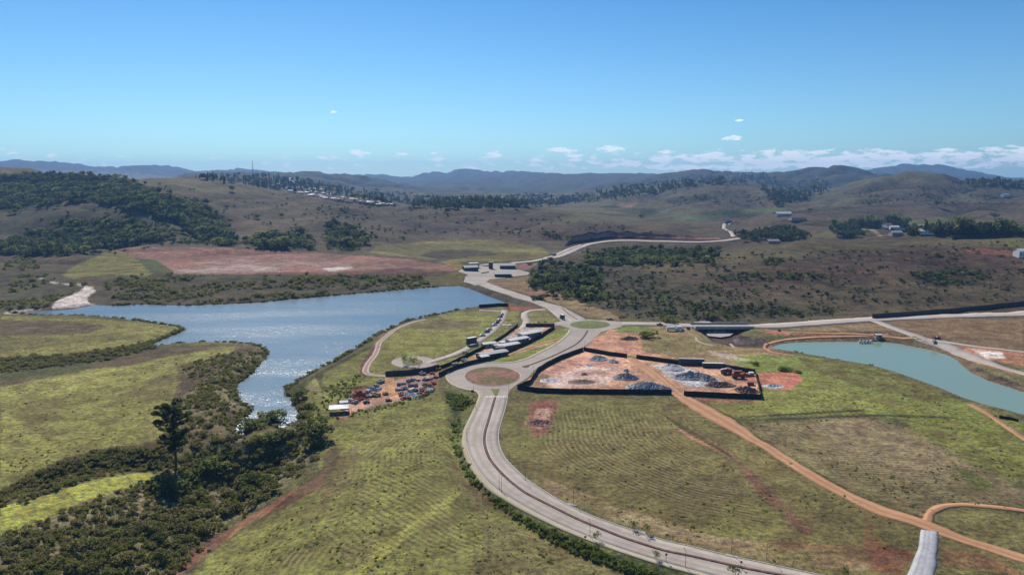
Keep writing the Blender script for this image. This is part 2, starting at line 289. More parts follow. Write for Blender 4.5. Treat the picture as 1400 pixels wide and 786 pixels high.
paint(S(104,74,60), [(1000,372),(1100,362),(1200,366),(1180,376),(1060,385)], 6, op=.6, brk=.4); paint(S(150,95,75), [(1310,342),(1340,339),(1400,346),(1400,350),(1340,347)], 2)
paint(S(70,68,50), P['right_scrub'], 7, op=.8, brk=.2); paint(S(118,115,62), [(1320,327),(1400,320),(1400,340),(1350,334)], 2)
for p in ([(960,380),(1010,370),(1100,372),(1160,380),(1100,386),(1000,384)], [(1230,378),(1290,365),(1340,375),(1360,385),(1280,392)], [(1100,385),(1180,392),(1250,400),(1170,402)]): paint(S(62,60,46), p, 6, op=.75, brk=.2)
# far hills
paint(S(104,104,68), [(740,305),(850,275),(950,250),(1050,257),(1040,275),(960,300),(880,302)], 5); paint(S(76,70,60), [(870,268),(960,252),(1040,262),(1050,280),(990,290),(920,280)], 6, op=.7, brk=.1)
paint(S(100,116,60), [(900,302),(1000,289),(1075,281),(1075,288),(960,303)], 2); paint(S(108,104,70), [(740,285),(830,274),(880,280),(860,296),(780,292)], 4, op=.7)
paint(S(170,130,100), [(840,281),(872,272),(880,274),(862,284)], 2, op=.8); paint(S(110,106,70), [(1080,290),(1160,268),(1230,243),(1290,246),(1180,282)], 5)
paint(S(78,70,62), [(1150,262),(1200,252),(1290,247),(1330,260),(1290,275),(1180,275)], 6, op=.7); paint(S(68,66,52), [(1300,264),(1345,256),(1400,262),(1400,285),(1330,270)], 5, op=.7)
paint(S(114,120,62), [(1232,304),(1300,295),(1340,300),(1375,313),(1310,325),(1235,318)], 3); paint(S(66,64,50), [(1070,290),(1180,281),(1300,276),(1400,278),(1400,281),(1300,280),(1180,284),(1080,293)], 1.5, op=.8)
paint(S(120,118,64), [(1105,325),(1140,312),(1190,311),(1200,320),(1150,326)], 2); paint(S(190,165,130), [(1160,313),(1195,312),(1207,323),(1200,323),(1190,315)], 1)
paint(S(120,112,78), [(580,275),(700,268),(760,270),(760,280),(620,283)], 4, op=.8)
# left peninsulas
paint(YG, [(0,429),(100,433),(190,440),(245,447),(252,451),(220,464),(150,478),(60,487),(0,491)], 2); paint(S(104,88,66), [(0,438),(60,438),(120,441),(145,446),(120,456),(40,458),(0,460)], 4, op=.9)
paint(S(112,106,56), [(0,462),(80,462),(160,455),(190,462),(100,474),(0,480)], 5, op=.8); paint(S(78,84,46), [(0,429),(60,428),(170,436),(60,436)], 2, op=.6)
paint(S(98,84,58), [(0,508),(150,491),(215,474),(362,470),(366,486),(345,510),(322,530),(330,570),(300,620),(220,610),(0,690)], 2)
paint(YG, [(0,530),(100,508),(180,498),(240,487),(300,474),(330,474),(300,490),(262,510),(240,530),(232,560),(224,590),(214,602),(150,612),(90,625),(40,650),(0,670)], 3)
paint(S(112,100,56), [(0,560),(60,545),(140,555),(200,520),(245,505),(235,560),(160,580),(60,600)], 7, op=.75, brk=.55); paint(S(80,66,48), [(240,500),(330,480),(355,490),(330,515),(300,520),(250,540)], 4, op=.7)
paint(S(72,84,42), [(0,504),(120,494),(160,490),(100,510),(0,522)], 2, op=.7); paint(DK, P['hedge_band'], 2); paint(S(92,82,56), P['slope_scrub'], 3)
paint(S(126,116,80), P['stream_scrub'], 3); paint(S(112,98,68), [(232,600),(260,560),(320,560),(325,600),(290,640),(260,640)], 5, op=.7)
paint(S(152,150,60), [(0,692),(60,678),(130,655),(204,644),(212,652),(160,672),(100,690),(60,714),(0,732)], 2)
paint(S(228,214,212), [(70,424),(76,412),(110,398),(116,391),(126,392),(130,398),(118,408),(122,415),(145,418),(110,424)], 1); paint(S(215,200,195), [(0,429),(20,424),(70,423),(60,430)], 1)  # inlet: glare on the shallow water painted in as a pale sand colour
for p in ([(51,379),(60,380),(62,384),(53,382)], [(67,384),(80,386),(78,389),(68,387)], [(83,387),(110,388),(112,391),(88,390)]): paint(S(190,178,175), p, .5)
# land between lake and avenue
paint(S(126,124,58), [(405,540),(430,510),(520,455),(580,432),(690,420),(700,480),(560,515),(470,560),(440,600)], 3)
paint(S(138,136,62), [(520,492),(540,462),(600,440),(680,432),(660,460),(600,485),(540,487)], 4, op=.8); paint(S(98,86,64), [(560,447),(600,437),(660,440),(655,446),(590,452)], 4, op=.8)
paint(S(150,140,88), [(415,535),(425,510),(490,475),(500,478),(440,512),(440,530),(450,545)], 3, op=.6); paint(S(64,60,40), [(430,512),(440,506),(510,470),(512,473),(442,511),(440,528),(465,530),(500,527),(500,530),(440,534)], .8, op=.8)
paint(S(60,62,40), [(388,537),(405,520),(435,503),(480,479),(525,452),(560,437),(600,429),(600,432),(563,441),(530,456),(486,484),(440,510),(415,530),(420,560)], 2, op=.7)
paint(RDK, [(503,484),(512,470),(520,463),(514,480),(500,498),(499,508),(493,514),(491,500)], 1); paint(S(130,84,68), [(512,470),(520,458),(545,446),(548,448),(524,462)], 1, op=.7)
paint(S(196,140,112), [(560,530),(590,512),(620,503),(650,485),(690,462),(706,450),(722,446),(760,446),(740,458),(700,476),(668,492),(640,497),(610,505),(600,520),(575,540)], 2)
paint(S(192,146,122), [(470,560),(480,535),(520,525),(560,515),(600,510),(598,530),(560,545),(510,555),(480,565)], 2); paint(ORG, [(500,548),(525,530),(527,515),(538,514),(538,530),(550,542),(530,548)], 1.5)
paint(S(202,150,96), [(527,514),(538,513),(537,528),(542,540),(527,540)], 1); paint(S(170,122,98), [(455,565),(480,564),(510,574),(500,580),(470,578)], 3)
paint(S(105,58,50), [(482,528),(505,526),(506,545),(484,548)], 1.5, op=.8); paint(S(150,95,70), [(585,520),(600,510),(600,530),(588,535)], 1.5)
paint(S(192,186,180), [(665,478),(690,462),(720,448),(745,448),(715,470),(690,480)], 1, op=.8)
paint(S(128,132,58), [(665,492),(700,480),(745,459),(776,448),(780,455),(765,468),(735,484),(710,493),(680,495)], 1); paint(S(170,130,98), [(700,479),(735,470),(770,462),(772,464),(735,475),(690,489)], .8)
paint(S(130,126,60), [(690,424),(710,424),(706,440),(690,443)], 2); paint(S(150,75,60), [(690,417),(730,420),(745,422),(712,424),(695,424)], 2); paint(S(128,122,64), [(722,424),(745,421),(760,437),(758,442),(722,442)], 1)
paint(S(60,60,60), [(640,386),(700,406),(730,417),(742,421),(720,420),(692,413),(665,404),(640,395)], 1, op=.35)
# field below roundabout, left of the avenue
paint(S(124,122,60), [(430,620),(470,572),(600,535),(640,560),(635,620),(700,700),(880,786),(250,786),(300,745),(440,660)], 4)
paint(YG, [(445,640),(480,600),(560,570),(600,590),(560,640),(620,700),(500,760),(420,700),(330,740),(280,770),(340,725),(440,680)], 8, op=.5, brk=.45)
paint(S(112,92,66), [(440,640),(500,600),(480,660),(440,700)], 7, op=.6); paint(S(108,90,62), [(620,640),(680,690),(780,745),(860,786),(640,786),(660,740)], 9, op=.55, brk=.3)
paint(S(135,105,72), [(600,620),(640,650),(700,700),(690,705),(640,670)], 4, op=.5); paint(S(96,106,54), P['avenue_bank'], 1.5); paint(YG, [(632,535),(655,545),(645,560),(625,560)], 3, op=.5)
paint(DK, [(608,535),(640,540),(645,552),(628,556),(612,545)], 3, op=.6); paint(S(166,162,70), [(520,746),(600,688),(620,670),(630,674),(608,697),(534,753),(484,792),(460,792)], .8, op=.8)
paint(S(170,108,78), [(446,640),(432,652),(350,700),(300,730),(250,758),(218,790),(240,790),(280,758),(345,712),(400,688),(440,665)], 1.5, op=.85, brk=.15)
paint(S(96,78,56), [(380,690),(440,640),(450,600),(470,610),(450,660),(330,730)], 4, op=.7); paint(S(100,76,60), [(215,786),(260,745),(330,715),(300,745),(260,786)], 3, op=.6)
# central field, right of the avenue
paint(S(120,108,62), [(695,545),(930,545),(1000,590),(1260,722),(1250,786),(1120,786),(900,735),(760,680),(700,630),(685,600)], 3)
paint(S(132,118,72), [(720,650),(800,690),(950,735),(1100,775),(1200,786),(1120,788),(900,737),(760,682)], 5, op=.55, brk=.1); paint(S(176,148,108), [(740,650),(840,690),(960,728),(1080,748),(1200,770),(1180,780),(1060,768),(930,738),(830,708),(750,672)], 5, op=.6, brk=.45)
paint(S(100,88,58), [(850,640),(1000,650),(1100,720),(950,710)], 9, op=.5, brk=.3); paint(YG, [(1000,680),(1080,700),(1060,740),(960,730)], 6, op=.35, brk=.3); paint(S(118,118,56), [(690,560),(760,545),(900,550),(880,580),(760,600),(700,640)], 6, op=.5)
paint(S(150,88,74), [(722,552),(745,545),(768,549),(760,562),(746,592),(728,596),(724,575)], 6, op=.85); paint(S(205,160,140), [(733,558),(752,556),(750,575),(738,588),(728,580)], 3, op=.8, brk=.3)
paint(S(110,100,56), [(690,535),(930,540),(925,548),(700,546)], 3, op=.5); paint(S(172,118,88), [(925,585),(945,588),(975,605),(1004,622),(1002,626),(970,612),(940,597)], 1.2); paint(S(64,66,40), [(900,562),(930,578),(1002,622),(1000,626),(925,583)], 1, op=.8)
paint(S(122,80,62), [(1000,622),(1040,655),(1075,690),(1112,728),(1100,732),(1060,695),(1020,655)], 1.5, op=.75); paint(S(134,74,54), [(1185,690),(1200,740),(1250,755),(1230,786),(1190,780),(1180,740)], 4, op=.7, brk=.25); paint(S(130,84,60), [(1050,738),(1180,745),(1240,765),(1150,775),(1060,755)], 5, op=.5, brk=.4)
paint(S(104,96,54), [(1090,650),(1190,700),(1262,724),(1258,750),(1180,735),(1100,690)], 5, op=.5)
# yard behind the black hoarding
paint(S(214,158,122), [(708,530),(735,510),(797,480),(870,490),(960,500),(1032,508),(1040,544),(918,538)], 1); paint(S(190,136,116), [(735,512),(790,488),(850,496),(840,520),(760,530)], 5, op=.8, brk=.2)
paint(S(226,200,182), [(740,520),(800,500),(850,505),(830,525),(760,530)], 5, op=.75, brk=.5); paint(S(112,96,66), [(735,508),(755,512),(745,530),(728,532)], 3, op=.7); paint(S(206,200,196), [(890,498),(930,500),(960,510),(990,522),(975,530),(940,529),(915,515)], 3)
paint(S(205,190,180), [(860,492),(870,492),(930,538),(915,538)], 1.5, op=.35); paint(S(152,84,66), [(985,505),(1030,510),(1035,525),(1010,520)], 3, op=.7)
paint(S(158,98,80), [(935,543),(1040,548),(1038,552),(940,547)], 1)
# land north of the yard
paint(S(150,126,84), [(838,450),(900,446),(960,450),(1000,470),(1058,480),(1060,500),(1030,506),(960,494),(860,486),(798,476),(812,462)], 2); paint(S(206,146,112), [(798,478),(815,460),(835,452),(870,455),(880,480),(930,490),(860,487)], 4, op=.85)
paint(S(118,130,58), [(850,447),(895,446),(885,455),(840,455)], 2); paint(S(126,116,66), [(880,460),(960,458),(1000,475),(940,485),(890,478)], 4, op=.7); paint(S(122,132,56), [(990,488),(1050,484),(1130,490),(1100,512),(1040,510)], 3)
paint(S(196,176,160), [(960,478),(1000,485),(1030,494),(985,490)], 3, op=.6); paint(S(150,100,78), [(1040,480),(1052,470),(1080,463),(1150,460),(1100,466),(1062,471),(1056,479),(1085,486),(1060,486)], 1)
# right of the yard, the pond and its roads
paint(S(126,130,56), [(1040,520),(1100,490),(1200,505),(1290,540),(1350,560),(1400,580),(1400,640),(1330,610),(1250,575),(1180,566),(1000,570),(945,548),(1040,552)], 4); paint(S(104,96,52), [(1090,488),(1170,500),(1250,522),(1300,545),(1260,548),(1180,530),(1110,505)], 4, op=.75, brk=.1)
paint(YG, [(1050,540),(1150,530),(1300,560),(1250,565),(1150,562),(1000,572),(960,556)], 6, op=.5, brk=.3); paint(S(130,114,76), [(1020,580),(1180,570),(1260,590),(1340,640),(1400,670),(1400,690),(1300,690),(1262,706),(1150,660),(1060,612)], 4, op=.9)
paint(S(148,128,92), [(1100,580),(1180,572),(1280,610),(1360,660),(1400,670),(1400,682),(1320,668),(1220,650),(1130,610)], 8, op=.7, brk=.35); paint(S(122,122,54), [(1230,572),(1330,588),(1400,620),(1400,660),(1330,636),(1270,600)], 4, op=.8)
paint(S(92,100,46), [(1305,640),(1330,645),(1362,668),(1330,672)], 3, op=.85); paint(S(190,112,84), [(1035,510),(1090,508),(1098,520),(1080,533),(1040,530)], 2); paint(S(190,186,180), [(1050,524),(1065,526),(1070,531),(1052,531)], 1.5, op=.8)
paint(S(56,56,34), [(1005,570),(1060,566),(1130,562),(1181,559),(1181,562),(1130,565),(1060,569)], .8, op=.9); paint(S(60,60,36), [(1022,574),(1100,570),(1200,566),(1310,570),(1310,572),(1200,569),(1100,573)], .8, op=.9)
paint(S(126,116,66), [(1290,700),(1320,697),(1400,704),(1400,752),(1330,732),(1288,715)], 2); paint(S(112,104,60), [(1285,728),(1400,772),(1400,790),(1282,790)], 3); paint(S(150,96,66), [(1285,745),(1360,760),(1400,786),(1290,770)], 5, op=.5, brk=.3)
paint(S(60,54,36), [(935,538),(1000,568),(1050,607),(1110,642),(1180,680),(1230,697),(1270,707),(1270,710),(1200,690),(1110,647),(1048,612),(990,573)], .8, op=.75)
paint(S(118,110,84), [(1040,482),(1056,466),(1100,461),(1200,459),(1260,466),(1310,482),(1340,502),(1400,522),(1400,540),(1325,510),(1295,486),(1200,468),(1100,468),(1058,475)], 1, op=.9)
paint(S(74,68,56), [(1056,476),(1070,466),(1150,463),(1240,466),(1300,480),(1330,500),(1400,527),(1400,537),(1325,509),(1295,487),(1230,472),(1100,470)], 1)
paint(S(190,118,86), [(1035,452),(1060,452),(1120,455),(1230,457),(1230,460),(1120,459),(1060,457)], 1, op=.9); paint(S(148,124,84), [(1060,450),(1190,441),(1225,452),(1120,453)], 2)
paint(S(140,112,78), [(1200,440),(1300,434),(1400,436),(1400,478),(1300,472),(1240,455)], 3); paint(S(104,80,62), [(1230,452),(1320,462),(1400,466),(1400,480),(1300,473)], 4, op=.6, brk=.2)
paint(S(184,118,86), [(1265,465),(1320,472),(1400,482),(1400,500),(1340,490),(1400,515),(1330,495),(1290,478)], 2, op=.85); paint(S(228,214,200), [(1330,479),(1370,482),(1375,490),(1350,490)], 2.5, op=.9, brk=.1); paint(S(150,110,70), [(1370,490),(1400,486),(1400,506)], 2, op=.7)
# creek bed under the bridge
paint(S(78,62,58), CUL, 1); paint(S(150,140,146), [(968,452),(990,451),(1006,455),(995,459),(970,458)], 1); paint(S(120,104,104), [(1000,464),(1050,461),(1048,470),(1005,470)], 2, op=.8)
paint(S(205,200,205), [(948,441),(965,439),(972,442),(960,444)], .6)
paint(S(84,60,50), [(600,395),(628,391),(600,391),(560,395)], .5)
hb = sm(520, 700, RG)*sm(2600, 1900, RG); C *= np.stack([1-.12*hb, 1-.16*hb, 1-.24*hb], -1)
C *= (1-sm(520, 900, RG)*sm(6000, 4000, RG)*np.clip(rid, 0, 1)*.38)[..., None]  # gullies darkened for scrub cover, with fold shading put into the colour
for W_, lim, c_ in ((POND_W, 4.5, S(120,98,74)), (LAKE_W, 3.0, S(74,64,48))):
    k_ = (RG < 900) & (RG > 180); m_ = np.zeros(X.shape); d_ = dist_line(X[k_], Y[k_], W_, True); m_[k_] = sm(lim*1.3, lim*.6, d_+fbm(X[k_], Y[k_], 7, 90, 3)*4)*.85; setc(m_, c_)
C *= (1+.1*sm(540, 480, RG))[..., None]
lum = 1+fbm(X, Y, 45, 61, 5)*.6
C *= lum[..., None]
# contour-mown rows: distance from the avenue, or bearing across the left field
AVM = [(677,543),(672,560),(667,577),(663,591),(662,604),(665,617),(670,628),(680,641),(692,653),(705,664),(719,674),(740,685),(760,695),(780,705),(800,714),(820,722),(850,734),(880,744),(910,753),(940,759),(980,768),(1030,779),(1090,790),(1170,806),(1300,826),(1450,845)]
avw = pl(AVM)
ROWM = np.zeros(X.shape); ROWP = np.zeros(X.shape)
for poly, kind in (([(735,560),(840,545),(905,562),(1000,640),(1080,700),(1120,745),(1000,728),(860,690),(740,640),(705,610)], 0), ([(440,690),(470,600),(520,575),(600,560),(625,640),(690,720),(740,786),(300,786),(330,740)], 1), ([(1080,600),(1180,580),(1300,640),(1330,670),(1200,680),(1100,635)], 2)):
    w = pl(poly); k = RG < 600; m = np.zeros(X.shape); m[k] = np.where(inside(X[k], Y[k], w), sm(0, 14, dist_line(X[k], Y[k], w, True)), 0)
    if kind == 0: ph = dist_line(X[k], Y[k], avw)+fbm(X[k], Y[k], 40, 3, 2)*5
    elif kind == 1: s_ = vnoise(X[k]/34, Y[k]/34, 12); a_ = np.where(s_ > .62, .75, np.where(s_ > .36, .12, -.45)); ph = X[k]*np.cos(a_)+Y[k]*np.sin(a_)+fbm(X[k], Y[k], 45, 4, 3)*14
    else: ph = np.hypot(X[k]-140, Y[k]-330)+fbm(X[k], Y[k], 40, 5, 2)*8
    kk = m[k] > 0; a = ROWP[k]; a[kk] = ph[kk]; ROWP[k] = a
    ROWM = np.maximum(ROWM, m)
ALPHA = ROWM

def mesh_from(name, V, Fc, mat=None, smooth=False):
    me = bpy.data.meshes.new(name); me.from_pydata([tuple(v) for v in V], [], Fc); me.update()
    if mat: me.materials.append(mat)
    if smooth: me.polygons.foreach_set('use_smooth', [True]*len(me.polygons))
    return me
def link(name, me, parent=None, kind=None, label=None, cat=None, group=None, loc=None, rz=0):
    o = bpy.data.objects.new(name, me); COL.objects.link(o)
    if parent: o.parent = parent
    if kind: o['kind'] = kind
    if label: o['label'] = label
    if cat: o['category'] = cat
    if group: o['group'] = group
    if loc is not None: o.location = loc
    if rz: o.rotation_euler = (0, 0, rz)
    return o

# ---------------------------------------------------------------- materials
def new_mat(name):
    m = bpy.data.materials.new(name); m.use_nodes = True; nt = m.node_tree
    b = nt.nodes['Principled BSDF']; b.inputs['Roughness'].default_value = .9; b.inputs['Specular IOR Level'].default_value = .2
    return m, nt, b
def simple(name, c, rough=.85, var=.25, scale=.8, spec=.25, metal=0, rnd=0):
    m, nt, b = new_mat(name); L = nt.links.new
    b.inputs['Roughness'].default_value = rough; b.inputs['Specular IOR Level'].default_value = spec; b.inputs['Metallic'].default_value = metal
    tc = nd(nt, 'ShaderNodeTexCoord'); n = nd(nt, 'ShaderNodeTexNoise', inp={'Scale': scale, 'Detail': 5, 'Roughness': .65}); L(tc.outputs['Object'], n.inputs['Vector'])
    f = ramp(nt, n.outputs[0], (.3, .7, 1-var, 1+var))
    if rnd:
        oi = nd(nt, 'ShaderNodeObjectInfo'); f = mth(nt, 'MULTIPLY', f, mth(nt, 'ADD', 1-rnd, mth(nt, 'MULTIPLY', oi.outputs['Random'], 2*rnd)))
    cc = nd(nt, 'ShaderNodeVectorMath', operation='SCALE'); cc.inputs[0].default_value = c; L(f, cc.inputs['Scale'])
    L(cc.outputs[0], b.inputs['Base Color']); return m
def foliage(name, c1, c2, tr=.45):
    m, nt, b = new_mat(name); L = nt.links.new; b.inputs['Roughness'].default_value = .9; b.inputs['Specular IOR Level'].default_value = .05
    tc = nd(nt, 'ShaderNodeTexCoord'); n = nd(nt, 'ShaderNodeTexNoise', inp={'Scale': .9, 'Detail': 3}); L(tc.outputs['Object'], n.inputs['Vector'])
    oi = nd(nt, 'ShaderNodeObjectInfo')
    f = mth(nt, 'ADD', mth(nt, 'MULTIPLY', n.outputs[0], .7), mth(nt, 'MULTIPLY', oi.outputs['Random'], .6), True)
    c = mixc(nt, ramp(nt, f, (.3, .95, 0, 1)), c1, c2); L(c, b.inputs['Base Color'])
    t = nd(nt, 'ShaderNodeBsdfTranslucent'); L(mixc(nt, .5, c, (.22, .26, .05)), t.inputs[0]); mx = nd(nt, 'ShaderNodeMixShader'); mx.inputs[0].default_value = tr
    L(b.outputs[0], mx.inputs[1]); L(t.outputs[0], mx.inputs[2]); L(mx.outputs[0], nt.nodes['Material Output'].inputs[0]); return m

def terrain_mat():
    m, nt, b = new_mat('ground_cover'); L = nt.links.new; b.inputs['Roughness'].default_value = .95; b.inputs['Specular IOR Level'].default_value = .08
    at = nd(nt, 'ShaderNodeVertexColor', layer_name='cover'); ap = nd(nt, 'ShaderNodeAttribute', attribute_name='row'); am = nd(nt, 'ShaderNodeAttribute', attribute_name='rowm')
    g = nd(nt, 'ShaderNodeNewGeometry')
    fac = None
    for s, lo, hi, det in ((.018, .88, 1.12, 3), (.11, .7, 1.3, 4), (.55, .55, 1.45, 4), (1.9, .72, 1.28, 2)):
        n = nd(nt, 'ShaderNodeTexNoise', inp={'Scale': s, 'Detail': det, 'Roughness': .6}); L(g.outputs['Position'], n.inputs['Vector'])
        f = ramp(nt, n.outputs[0], (.3, .7, lo, hi)); fac = f if fac is None else mth(nt, 'MULTIPLY', fac, f)
        if s == .55: nb = n
        if s == .11: na = n
    c = nd(nt, 'ShaderNodeVectorMath', operation='SCALE'); L(at.outputs[0], c.inputs[0]); L(fac, c.inputs['Scale'])
    # dry and lush patches
    hs = nd(nt, 'ShaderNodeHueSaturation'); L(c.outputs[0], hs.inputs['Color'])
    L(ramp(nt, na.outputs[0], (.35, .65, .490, .506)), hs.inputs['Hue']); L(ramp(nt, nb.outputs[0], (.35, .65, .80, 1.0)), hs.inputs['Saturation'])
    dry = nd(nt, 'ShaderNodeTexNoise', inp={'Scale': .06, 'Detail': 5, 'Roughness': .7}); L(g.outputs['Position'], dry.inputs['Vector'])
    hs2 = mixc(nt, ramp(nt, dry.outputs[0], (.46, .66, 0, .42)), hs.outputs[0], S(128,110,74))
    # rows of cut dry grass
    nr = nd(nt, 'ShaderNodeTexNoise', inp={'Scale': .16, 'Detail': 3}); L(g.outputs['Position'], nr.inputs['Vector'])
    wv = mth(nt, 'SINE', mth(nt, 'MULTIPLY', mth(nt, 'ADD', ap.outputs['Fac'], mth(nt, 'MULTIPLY', nr.outputs[0], 1.3)), 2*math.pi/2.0))
    rm = mth(nt, 'MULTIPLY', mth(nt, 'MULTIPLY', ramp(nt, wv, (-.1, .9, 0, 1)), am.outputs['Fac']), ramp(nt, nr.outputs[0], (.42, .66, .05, .5)))
    col = mixc(nt, rm, hs2, S(170,154,112))
    dm = mth(nt, 'MULTIPLY', mth(nt, 'MULTIPLY', ramp(nt, wv, (-.2, -.9, 0, 1)), am.outputs['Fac']), .3)
    col = mixc(nt, dm, col, S(70,64,38)); L(col, b.inputs['Base Color'])
    bp = nd(nt, 'ShaderNodeBump', inp={'Strength': .55, 'Distance': .8}); L(mth(nt, 'ADD', nb.outputs[0], mth(nt, 'MULTIPLY', na.outputs[0], 2.0)), bp.inputs['Height']); L(bp.outputs[0], b.inputs['Normal'])
    return m
def grid_mesh(name, X, Y, Z, mat):
    n, m = X.shape; me = bpy.data.meshes.new(name); me.vertices.add(n*m)
    me.vertices.foreach_set('co', np.stack([X, Y, Z], -1).astype(np.float32).ravel())
    i = np.arange(n*m).reshape(n, m); q = np.stack([i[:-1, :-1], i[:-1, 1:], i[1:, 1:], i[1:, :-1]], -1).reshape(-1, 4)[:, ::-1]
    k = len(q); me.loops.add(k*4); me.polygons.add(k); me.loops.foreach_set('vertex_index', q.astype(np.int32).ravel())
    me.polygons.foreach_set('loop_start', np.arange(0, k*4, 4, dtype=np.int32)); me.polygons.foreach_set('loop_total', np.full(k, 4, np.int32)); me.polygons.foreach_set('use_smooth', np.ones(k, bool))
    me.update(calc_edges=True); me.validate(); me.materials.append(mat); return me
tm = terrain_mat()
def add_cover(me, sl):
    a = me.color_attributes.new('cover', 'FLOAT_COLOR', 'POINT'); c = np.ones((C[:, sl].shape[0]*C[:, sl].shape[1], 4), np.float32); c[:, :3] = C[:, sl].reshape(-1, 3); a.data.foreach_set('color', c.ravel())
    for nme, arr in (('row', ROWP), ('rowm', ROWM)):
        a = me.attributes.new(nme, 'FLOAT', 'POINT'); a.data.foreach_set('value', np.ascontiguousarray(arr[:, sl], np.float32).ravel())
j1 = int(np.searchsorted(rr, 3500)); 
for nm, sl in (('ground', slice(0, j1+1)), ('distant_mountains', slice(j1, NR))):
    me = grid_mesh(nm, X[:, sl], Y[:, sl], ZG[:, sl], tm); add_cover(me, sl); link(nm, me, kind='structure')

# ---------------------------------------------------------------- water
def water_mat(name, base, rough, bump, streaks):
    m, nt, b = new_mat(name); L = nt.links.new
    b.inputs['Base Color'].default_value = (*base, 1); b.inputs['Specular IOR Level'].default_value = .5; b.inputs['IOR'].default_value = 1.33
    g = nd(nt, 'ShaderNodeNewGeometry')
    mp = nd(nt, 'ShaderNodeMapping'); mp.inputs['Rotation'].default_value = (0, 0, .25); mp.inputs['Scale'].default_value = (.3, 1.5, 1); L(g.outputs['Position'], mp.inputs[0])
    w1 = nd(nt, 'ShaderNodeTexNoise', inp={'Scale': .6, 'Detail': 3, 'Roughness': .6}); L(g.outputs['Position'], w1.inputs['Vector'])
    gust = nd(nt, 'ShaderNodeTexNoise', inp={'Scale': .016, 'Detail': 3, 'Roughness': .5}); L(mp.outputs[0], gust.inputs['Vector'])
    gu = ramp(nt, gust.outputs[0], (.38, .6, 0, 1)) if streaks else None
    bp = nd(nt, 'ShaderNodeBump', inp={'Strength': 1.0, 'Distance': bump}); L(w1.outputs[0], bp.inputs['Height']); L(bp.outputs[0], b.inputs['Normal'])
    if streaks:
        L(mth(nt, 'ADD', mth(nt, 'MULTIPLY', gu, .03), rough), b.inputs['Roughness'])
        L(mth(nt, 'ADD', mth(nt, 'MULTIPLY', gu, bump*.13), bump*.14), bp.inputs['Distance'])
    else: b.inputs['Roughness'].default_value = rough
    return m
def flat_poly(name, pts, z, mat, parent=None, kind=None, **kw):
    bm = bmesh.new(); vs = [bm.verts.new((x, y, z)) for x, y in pts]; f = bm.faces.new(vs)
    if f.normal.z < 0: bmesh.ops.reverse_faces(bm, faces=[f])
    f.normal_update()
    bmesh.ops.triangulate(bm, faces=[f]); bmesh.ops.recalc_face_normals(bm, faces=bm.faces)
    for q in bm.faces:
        q.normal_update()
        if q.normal.z < 0: q.normal_flip()
    me = bpy.data.meshes.new(name); bm.to_mesh(me); bm.free(); me.materials.append(mat)
    return link(name, me, parent, kind, **kw)
def grow(pts, d):
    cx = sum(p[0] for p in pts)/len(pts); out = []; n = len(pts)
    area = sum(pts[i][0]*pts[(i+1) % n][1]-pts[(i+1) % n][0]*pts[i][1] for i in range(n)); s = 1 if area > 0 else -1
    for i in range(n):
        a, c = Vector(pts[i-1]), Vector(pts[(i+1) % n]); t = (c-a).normalized(); out.append((pts[i][0]+t.y*d*s, pts[i][1]-t.x*d*s))
    return out
flat_poly('lake_water', grow(LAKE_W, .5), LAKE_Z, water_mat('lake_water', (.10, .155, .19), .22, 1.2, True), kind='structure')
flat_poly('pond_water', grow(POND_W, .8), POND_Z, water_mat('pond_water', (.215, .295, .205), .16, .02, False), kind='structure')

# ---------------------------------------------------------------- roads
def road_mat(name, c, c2, wear=.12, scale=.35, rough=.85):
    m, nt, b = new_mat(name); L = nt.links.new; b.inputs['Roughness'].default_value = rough
    g = nd(nt, 'ShaderNodeNewGeometry'); n = nd(nt, 'ShaderNodeTexNoise', inp={'Scale': scale, 'Detail': 6, 'Roughness': .65}); L(g.outputs['Position'], n.inputs['Vector'])
    n2 = nd(nt, 'ShaderNodeTexNoise', inp={'Scale': scale*.15, 'Detail': 3}); L(g.outputs['Position'], n2.inputs['Vector'])
    uv = nd(nt, 'ShaderNodeUVMap'); sp = nd(nt, 'ShaderNodeSeparateXYZ'); L(uv.outputs[0], sp.inputs[0])
    tr = mth(nt, 'MULTIPLY', mth(nt, 'ADD', mth(nt, 'COSINE', mth(nt, 'MULTIPLY', sp.outputs[0], 2*math.pi*(2 if 'earth' in name else 4))), 1), .5)
    f = mth(nt, 'ADD', mth(nt, 'MULTIPLY', ramp(nt, n.outputs[0], (.3, .7, 0, 1)), .6), mth(nt, 'MULTIPLY', ramp(nt, n2.outputs[0], (.35, .65, 0, 1)), .5), True)
    col = mixc(nt, f, c, c2); col = mixc(nt, mth(nt, 'MULTIPLY', tr, wear), col, tuple(x*.45 for x in c)); L(col, b.inputs['Base Color'])
    bp = nd(nt, 'ShaderNodeBump', inp={'Strength': .3, 'Distance': .15}); L(n.outputs[0], bp.inputs['Height']); L(bp.outputs[0], b.inputs['Normal']); return m
M = {}
M['asphalt'] = road_mat('worn_asphalt', S(176,160,148), S(206,192,178), .28)
M['pave'] = road_mat('pavement', S(206,192,160), S(190,172,140), .1)
M['kerb'] = simple('kerb_concrete', S(205,200,190), .9, .15, 1.5)
M['orange'] = road_mat('orange_earth', S(218,168,126), S(196,140,100), .5, .5)
M['pale'] = road_mat('pale_gravel', S(206,196,184), S(190,172,158), .2, .5)
M['white_rock'] = road_mat('white_rock', S(216,215,216), S(176,174,174), .35, .8)
M['soil'] = simple('median_soil', S(118,88,74), .95, .35, .5)
M['paint'] = simple('road_paint', S(235,235,230), .7, .2, 2)
M['grass'] = simple('verge_grass', S(120,124,60), .95, .3, .4)
